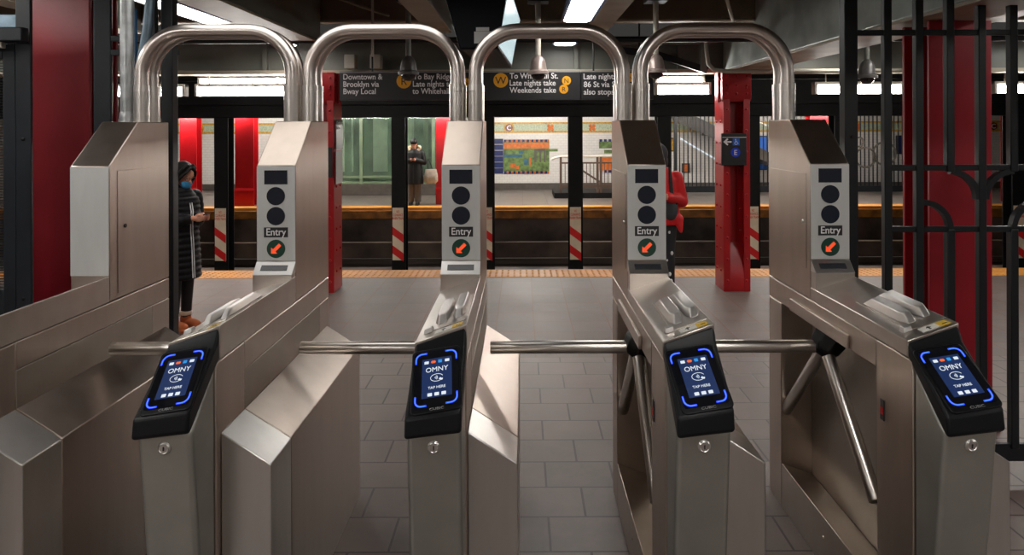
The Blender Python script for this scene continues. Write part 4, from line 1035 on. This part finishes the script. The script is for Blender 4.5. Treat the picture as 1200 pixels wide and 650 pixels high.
def legs(o, S, k, m, stance, r0, r1, r2, zend, name, flare=False):
    b = MB()
    for s in (-1, 1):
        b.cone(S((0, s*stance*1.05, 0.88)), S((0.015, s*stance, 0.47)), r0*k, r1*k)
        b.ball(S((0.015, s*stance, 0.47)), r1*k)
        b.rod(S((0.015, s*stance, 0.47)), S((-0.008, s*stance, zend)), r1*k, r2*k)
    b.rings([ell(z*k, rx*k, ry*k) for z, rx, ry in ((0.78, 0.12, 0.165), (0.90, 0.128, 0.175), (1.02, 0.11, 0.15))])
    return union(name, b, m, o, 0.010, 3)

# ---- woman in a long down coat
A, k, S, hd, rot = person_body('person', 1.50, 24, (0.300, 0.0, 1.13))
A.location = (-3.10, 6.41, 0); A.rotation_euler.z = math.atan2(-0.40, 0.92)
tag(A, 'masked woman in long black down coat looking at her phone beside the steel post', 'person')
face(A, hd, k, rot)
b = MB(); zs = [(0.50, 0.165, 0.205), (0.62, 0.16, 0.20), (0.74, 0.155, 0.195), (0.86, 0.15, 0.19), (0.98, 0.14, 0.18), (1.08, 0.14, 0.185), (1.18, 0.145, 0.195), (1.28, 0.13, 0.195), (1.36, 0.09, 0.13), (1.42, 0.075, 0.085)]
rg = []
for (z0, a0, c0), (z1, a1, c1) in zip(zs, zs[1:]):
    n = 6
    for j in range(n):
        f = j/n; bulge = 0.016*abs(math.sin(math.pi*f*2)) ** 0.6
        rg.append(ell((z0+(z1-z0)*f)*k, (a0+(a1-a0)*f+bulge)*k, (c0+(c1-c0)*f+bulge)*k, 0.0, 0, 28))
b.rings(rg)
for s in (-1, 1):
    sh, el_, wr = S((-0.01, s*0.185, 1.30)), S((-0.02, s*0.225, 1.06)), S((0.215, s*0.060, 1.112))
    b.ball(sh, 0.082*k)
    for p, q, r0, r1 in ((sh, el_, 0.085, 0.078), (el_, wr, 0.078, 0.052)):
        for j in range(4):
            m0 = p.lerp(q, j/4); m1 = p.lerp(q, (j+1)/4); rr = r0 + (r1-r0)*(j+0.5)/4
            b.ball(m0.lerp(m1, 0.5), rr*k, 14); b.rod(m0, m1, rr*0.90*k, rr*0.88*k)
union('down_coat', b, 'coat', A, 0.009, 1)
b = MB(); b.rings([ell(z*k, rx*k, ry*k, cx*k, 0, 20) for z, rx, ry, cx in ((1.34, 0.10, 0.15, -0.03), (1.40, 0.115, 0.13, -0.045), (1.47, 0.10, 0.115, -0.06), (1.50, 0.06, 0.08, -0.09))])
union('hood', b, 'coat', A, 0.009, 2)
b = MB()
for yy in (0.012, -0.012):
    b.tube([S((x, yy, z)) for z, x in ((1.26, 0.150), (1.18, 0.166), (1.08, 0.160), (0.98, 0.160), (0.86, 0.172), (0.74, 0.178), (0.62, 0.183), (0.52, 0.188))], 0.0045*k, 8)
b.build('zip_piping', 'white', None).parent = A
legs(A, S, k, 'leggings', 0.075, 0.095, 0.062, 0.048, 0.10, 'leggings')
shoes(A, S, k, 'boot', 0.075, 'boot')
for s in (-1, 1):
    b = MB(); b.lathe(S((-0.01, s*0.075, 0.115)), (0, 0, 1), [(0.050*k, 0), (0.060*k, 0.012), (0.062*k, 0.035), (0.052*k, 0.045)], 14); union('boot_cuff', b, 'fleece', A, 0.008, 1)
b = MB(); b.ball(hd(-0.016, 0, 0.166), (0.104*k, 0.088*k, 0.088*k), 18, rot); b.ball(hd(-0.055, 0, 0.06), (0.070*k, 0.094*k, 0.14*k), 16, rot)
for s in (-1, 1):
    b.tube([hd(0.082, s*0.012, 0.232), hd(0.092, s*0.050, 0.195), hd(0.072, s*0.080, 0.14), hd(0.048, s*0.090, 0.07), hd(0.040, s*0.088, -0.02), hd(0.050, s*0.080, -0.10)], 0.013*k, 10)
    b.tube([hd(0.050, s*0.020, 0.250), hd(0.050, s*0.070, 0.21), hd(0.030, s*0.092, 0.14), hd(0.010, s*0.100, 0.04), hd(0.0, s*0.090, -0.07)], 0.018*k, 10)
hair = union('hair', b, 'hair', A, 0.008, 2)
b = MB(); b.ball(hd(0.072, 0, 0.055), (0.050*k, 0.060*k, 0.050*k), 16, rot); union('face_mask', b, 'mask', A, 0.006, 2)
b = MB()
for s in (-1, 1):
    c = hd(0.110, s*0.032, 0.120); u = rot @ V(0, 1, 0); w_ = rot @ V(0, 0, 1)
    b.tube([c + (u*math.cos(R(a)) + w_*math.sin(R(a))*0.85)*0.026*k for a in range(0, 361, 30)], 0.003*k, 6)
    b.tube([hd(0.108, s*0.058, 0.122), hd(0.01, s*0.080, 0.122)], 0.003*k, 6)
b.build('glasses', 'glassesmat', None).parent = A

def held_phone(person, S, k, c, label, tilt=-40, screen='phone'):
    t = thing('mobile_phone', label, 'phone', tuple(person.location))
    t.rotation_euler = person.rotation_euler
    p = S(c); rt = Matrix.Rotation(R(tilt), 3, 'Y')
    prof = rrect(0.074*k, 0.150*k, 0.010*k, 3)
    b = MB(); b.loft([p + rt @ Vector((y, x, -0.004)) for x, y in prof], [p + rt @ Vector((y, x, 0.004)) for x, y in prof])
    b.build('phone_body', 'phone', None).parent = t
    prof = rrect(0.066*k, 0.140*k, 0.007*k, 3)
    b = MB(); b.loft([p + rt @ Vector((y, x, 0.0041)) for x, y in prof], [p + rt @ Vector((y, x, 0.0048)) for x, y in prof])
    b.build('phone_screen', 'phonewhite', None).parent = t
held_phone(A, S, k, (0.315, 0, 1.135), 'phone held by the masked woman in the down coat', -25)

# ---- woman across the tracks
B, k, S, hd, rot = person_body('person', 1.55, 26, (0.235, 0.0, 1.15), 0.008)
B.location = (-2.55, 16.72, 0.004); B.rotation_euler.z = R(-90)
tag(B, 'woman in black fur-hooded parka standing on the opposite platform with a phone', 'person')
face(B, hd, k, rot)
b = MB(); b.rings([ell(z*k, rx*k, ry*k, 0, 0, 24) for z, rx, ry in ((0.52, 0.165, 0.235), (0.70, 0.16, 0.225), (0.90, 0.15, 0.205), (1.02, 0.14, 0.185), (1.18, 0.145, 0.20), (1.30, 0.13, 0.205), (1.37, 0.09, 0.12), (1.41, 0.07, 0.08))])
for s in (-1, 1):
    b.cone(S((-0.01, s*0.185, 1.30)), S((-0.02, s*0.245, 1.06)), 0.072*k, 0.066*k); b.cone(S((-0.02, s*0.245, 1.06)), S((0.155, s*0.060, 1.135)), 0.064*k, 0.046*k)
union('parka', b, 'parka', B, 0.010, 2)
b = MB(); b.cone(S((0.150, 0, 1.0)), S((0.170, 0, 0.55)), 0.010, 0.012, 8); b.build('zip_flap', 'strap', None).parent = B
b = MB()
for s in (-1, 1): b.tube([S((0.02, s*0.085, 1.36)), S((-0.03, s*0.135, 1.41)), S((-0.05, s*0.135, 1.45)), S((-0.08, s*0.07, 1.46))], 0.042*k, 10); b.ball(S((-0.02, s*0.135, 1.43)), 0.048*k)
union('fur_trim', b, 'fur', B, 0.010, 1)
b = MB(); b.rings([ell(z*k, rx*k, ry*k, cx*k) for z, rx, ry, cx in ((1.30, 0.06, 0.14, -0.09), (1.38, 0.075, 0.14, -0.10), (1.45, 0.05, 0.10, -0.10))]); union('hood', b, 'parka', B, 0.010, 2)
b = MB()
for s in (-1, 1): b.rod(S((0, s*0.085, 0.80)), S((-0.005, s*0.090, 0.07)), 0.090*k, 0.082*k)
union('trousers', b, 'greytrousers', B, 0.010, 2)
shoes(B, S, k, 'shoe', 0.085)
b = MB(); b.ball(hd(-0.004, 0, 0.170), (0.112*k, 0.094*k, 0.088*k), 18, rot); b.ball(hd(-0.04, 0, 0.08), (0.070*k, 0.090*k, 0.10*k), 16, rot)
union('hair', b, 'hair', B, 0.008, 2)
held_phone(B, S, k, (0.25, 0, 1.155), 'phone held by the woman in the parka across the tracks', -35)
t = thing('tote_bag', 'pale canvas tote bag hanging from the arm of the woman in the parka', 'bag', (-2.55+0.40, 16.66, 0.52))
tx, ty = -2.55+0.40, 16.66
bg = MB().rings([[(tx + w*math.cos(2*math.pi*i/16)*(1.0), ty + d*math.sin(2*math.pi*i/16), z) for i in range(16)] for z, w, d in ((0.50, 0.10, 0.045), (0.56, 0.165, 0.065), (0.70, 0.160, 0.060), (0.84, 0.130, 0.035))])
bg.build('bag_body', 'tote', t, smooth=60)
MB().tube([(tx-0.07, ty, 0.83), (tx-0.08, ty, 0.95), (tx-0.085, ty, 1.06), (tx-0.07, ty+0.03, 1.075), (tx-0.02, ty+0.03, 0.98), (tx+0.04, ty, 0.83)], 0.009, 8).build('bag_handle', 'strap', t, smooth=60)

# ---- person in the red jacket
C_, k, S, hd, rot = person_body('person', 1.62, 22, (0.275, 0.02, 1.13), 0.008, head_yaw=-14)
C_.location = (1.445, 7.5, 0); C_.rotation_euler.z = R(-98)
tag(C_, 'person in red jacket and dark hood looking at a phone behind the fourth turnstile', 'person')
face(C_, hd, k, rot)
b = MB(); b.rings([ell(z*k, rx*k, ry*k, 0, 0, 24) for z, rx, ry in ((0.80, 0.16, 0.215), (0.92, 0.165, 0.225), (1.04, 0.155, 0.205), (1.18, 0.155, 0.205), (1.30, 0.135, 0.205), (1.37, 0.10, 0.135), (1.42, 0.085, 0.095))])
for s in (-1, 1):
    b.cone(S((-0.01, s*0.18, 1.30)), S((-0.02, s*0.240, 1.05)), 0.080*k, 0.072*k); b.cone(S((-0.02, s*0.240, 1.05)), S((0.195, s*0.085, 1.11)), 0.074*k, 0.052*k)
b.cone(S((0.05, 0.20, 0.86)), S((0.10, 0.225, 0.74)), 0.06*k, 0.02*k)
union('jacket', b, 'redjacket', C_, 0.010, 2)
b = MB()
for s in (-1, 1): b.tube([S((0.02, s*0.11, 1.40)), S((0.118, s*0.115, 1.30)), S((0.152, s*0.125, 1.15)), S((0.120, s*0.180, 1.03))], 0.020*k, 8)
b.build('bag_strap', 'strap', None).parent = C_
b = MB(); b.ball(S((0.075, 0.10, 0.97)), (0.12*k, 0.10*k, 0.14*k), 16); union('waist_bag', b, 'greyhood', C_, 0.010, 2)
b = MB(); b.ball(hd(-0.018, 0, 0.135), (0.112*k, 0.105*k, 0.118*k), 20, rot); b.ball(hd(-0.03, 0, 0.04), (0.10*k, 0.100*k, 0.11*k), 18, rot); b.cone(S((-0.02, 0, 1.34)), hd(-0.01, 0, 0.02), 0.10*k, 0.088*k)
ho = union('hood', b, 'greyhood', C_, 0.010, 2)
pt = legs(C_, S, k, 'printpants', 0.09, 0.100, 0.078, 0.075, 0.09, 'trousers')
b = MB()
for s in (-1, 1):
    for i in range(9):
        z = 0.20 + i*0.075; b.ball(S((0.072 + 0.012*math.sin(i*2.1), s*0.09 + 0.04*math.sin(i*1.7+s), z)), (0.02, 0.016, 0.022), 8)
b.build('trouser_print', 'white', None).parent = C_
shoes(C_, S, k, 'shoe', 0.09)
held_phone(C_, S, k, (0.29, 0.02, 1.135), 'phone held by the person in the red jacket', -35)

# ================================================================== WORLD, CAMERA, VIEW
w = bpy.data.worlds.new('world'); sc.world = w; w.use_nodes = True
w.node_tree.nodes['Background'].inputs[0].default_value = (0.9, 0.85, 0.8, 1)
w.node_tree.nodes['Background'].inputs[1].default_value = 0.02
cam = bpy.data.cameras.new('camera'); co = bpy.data.objects.new('camera', cam); COL.objects.link(co)
co.location = (0, 0, EYE); co.rotation_euler = (R(90), R(0.2), 0)
cam.sensor_fit = 'HORIZONTAL'; cam.sensor_width = 36; cam.lens = F/1200*36
cam.shift_x = -(CX - 600)/1200; cam.shift_y = -(325 - CY)/1200
cam.clip_end = 100; cam.clip_start = 0.05
sc.camera = co
vs = sc.view_settings
vs.view_transform = 'Standard'; vs.look = 'None'; vs.gamma = 1.0; vs.use_curve_mapping = False; vs.exposure = 1.12
try:
    sc.cycles.use_denoising = True; sc.cycles.max_bounces = 10; sc.cycles.glossy_bounces = 6
    sc.cycles.sample_clamp_indirect = 6.0; sc.cycles.caustics_reflective = False
except Exception: pass
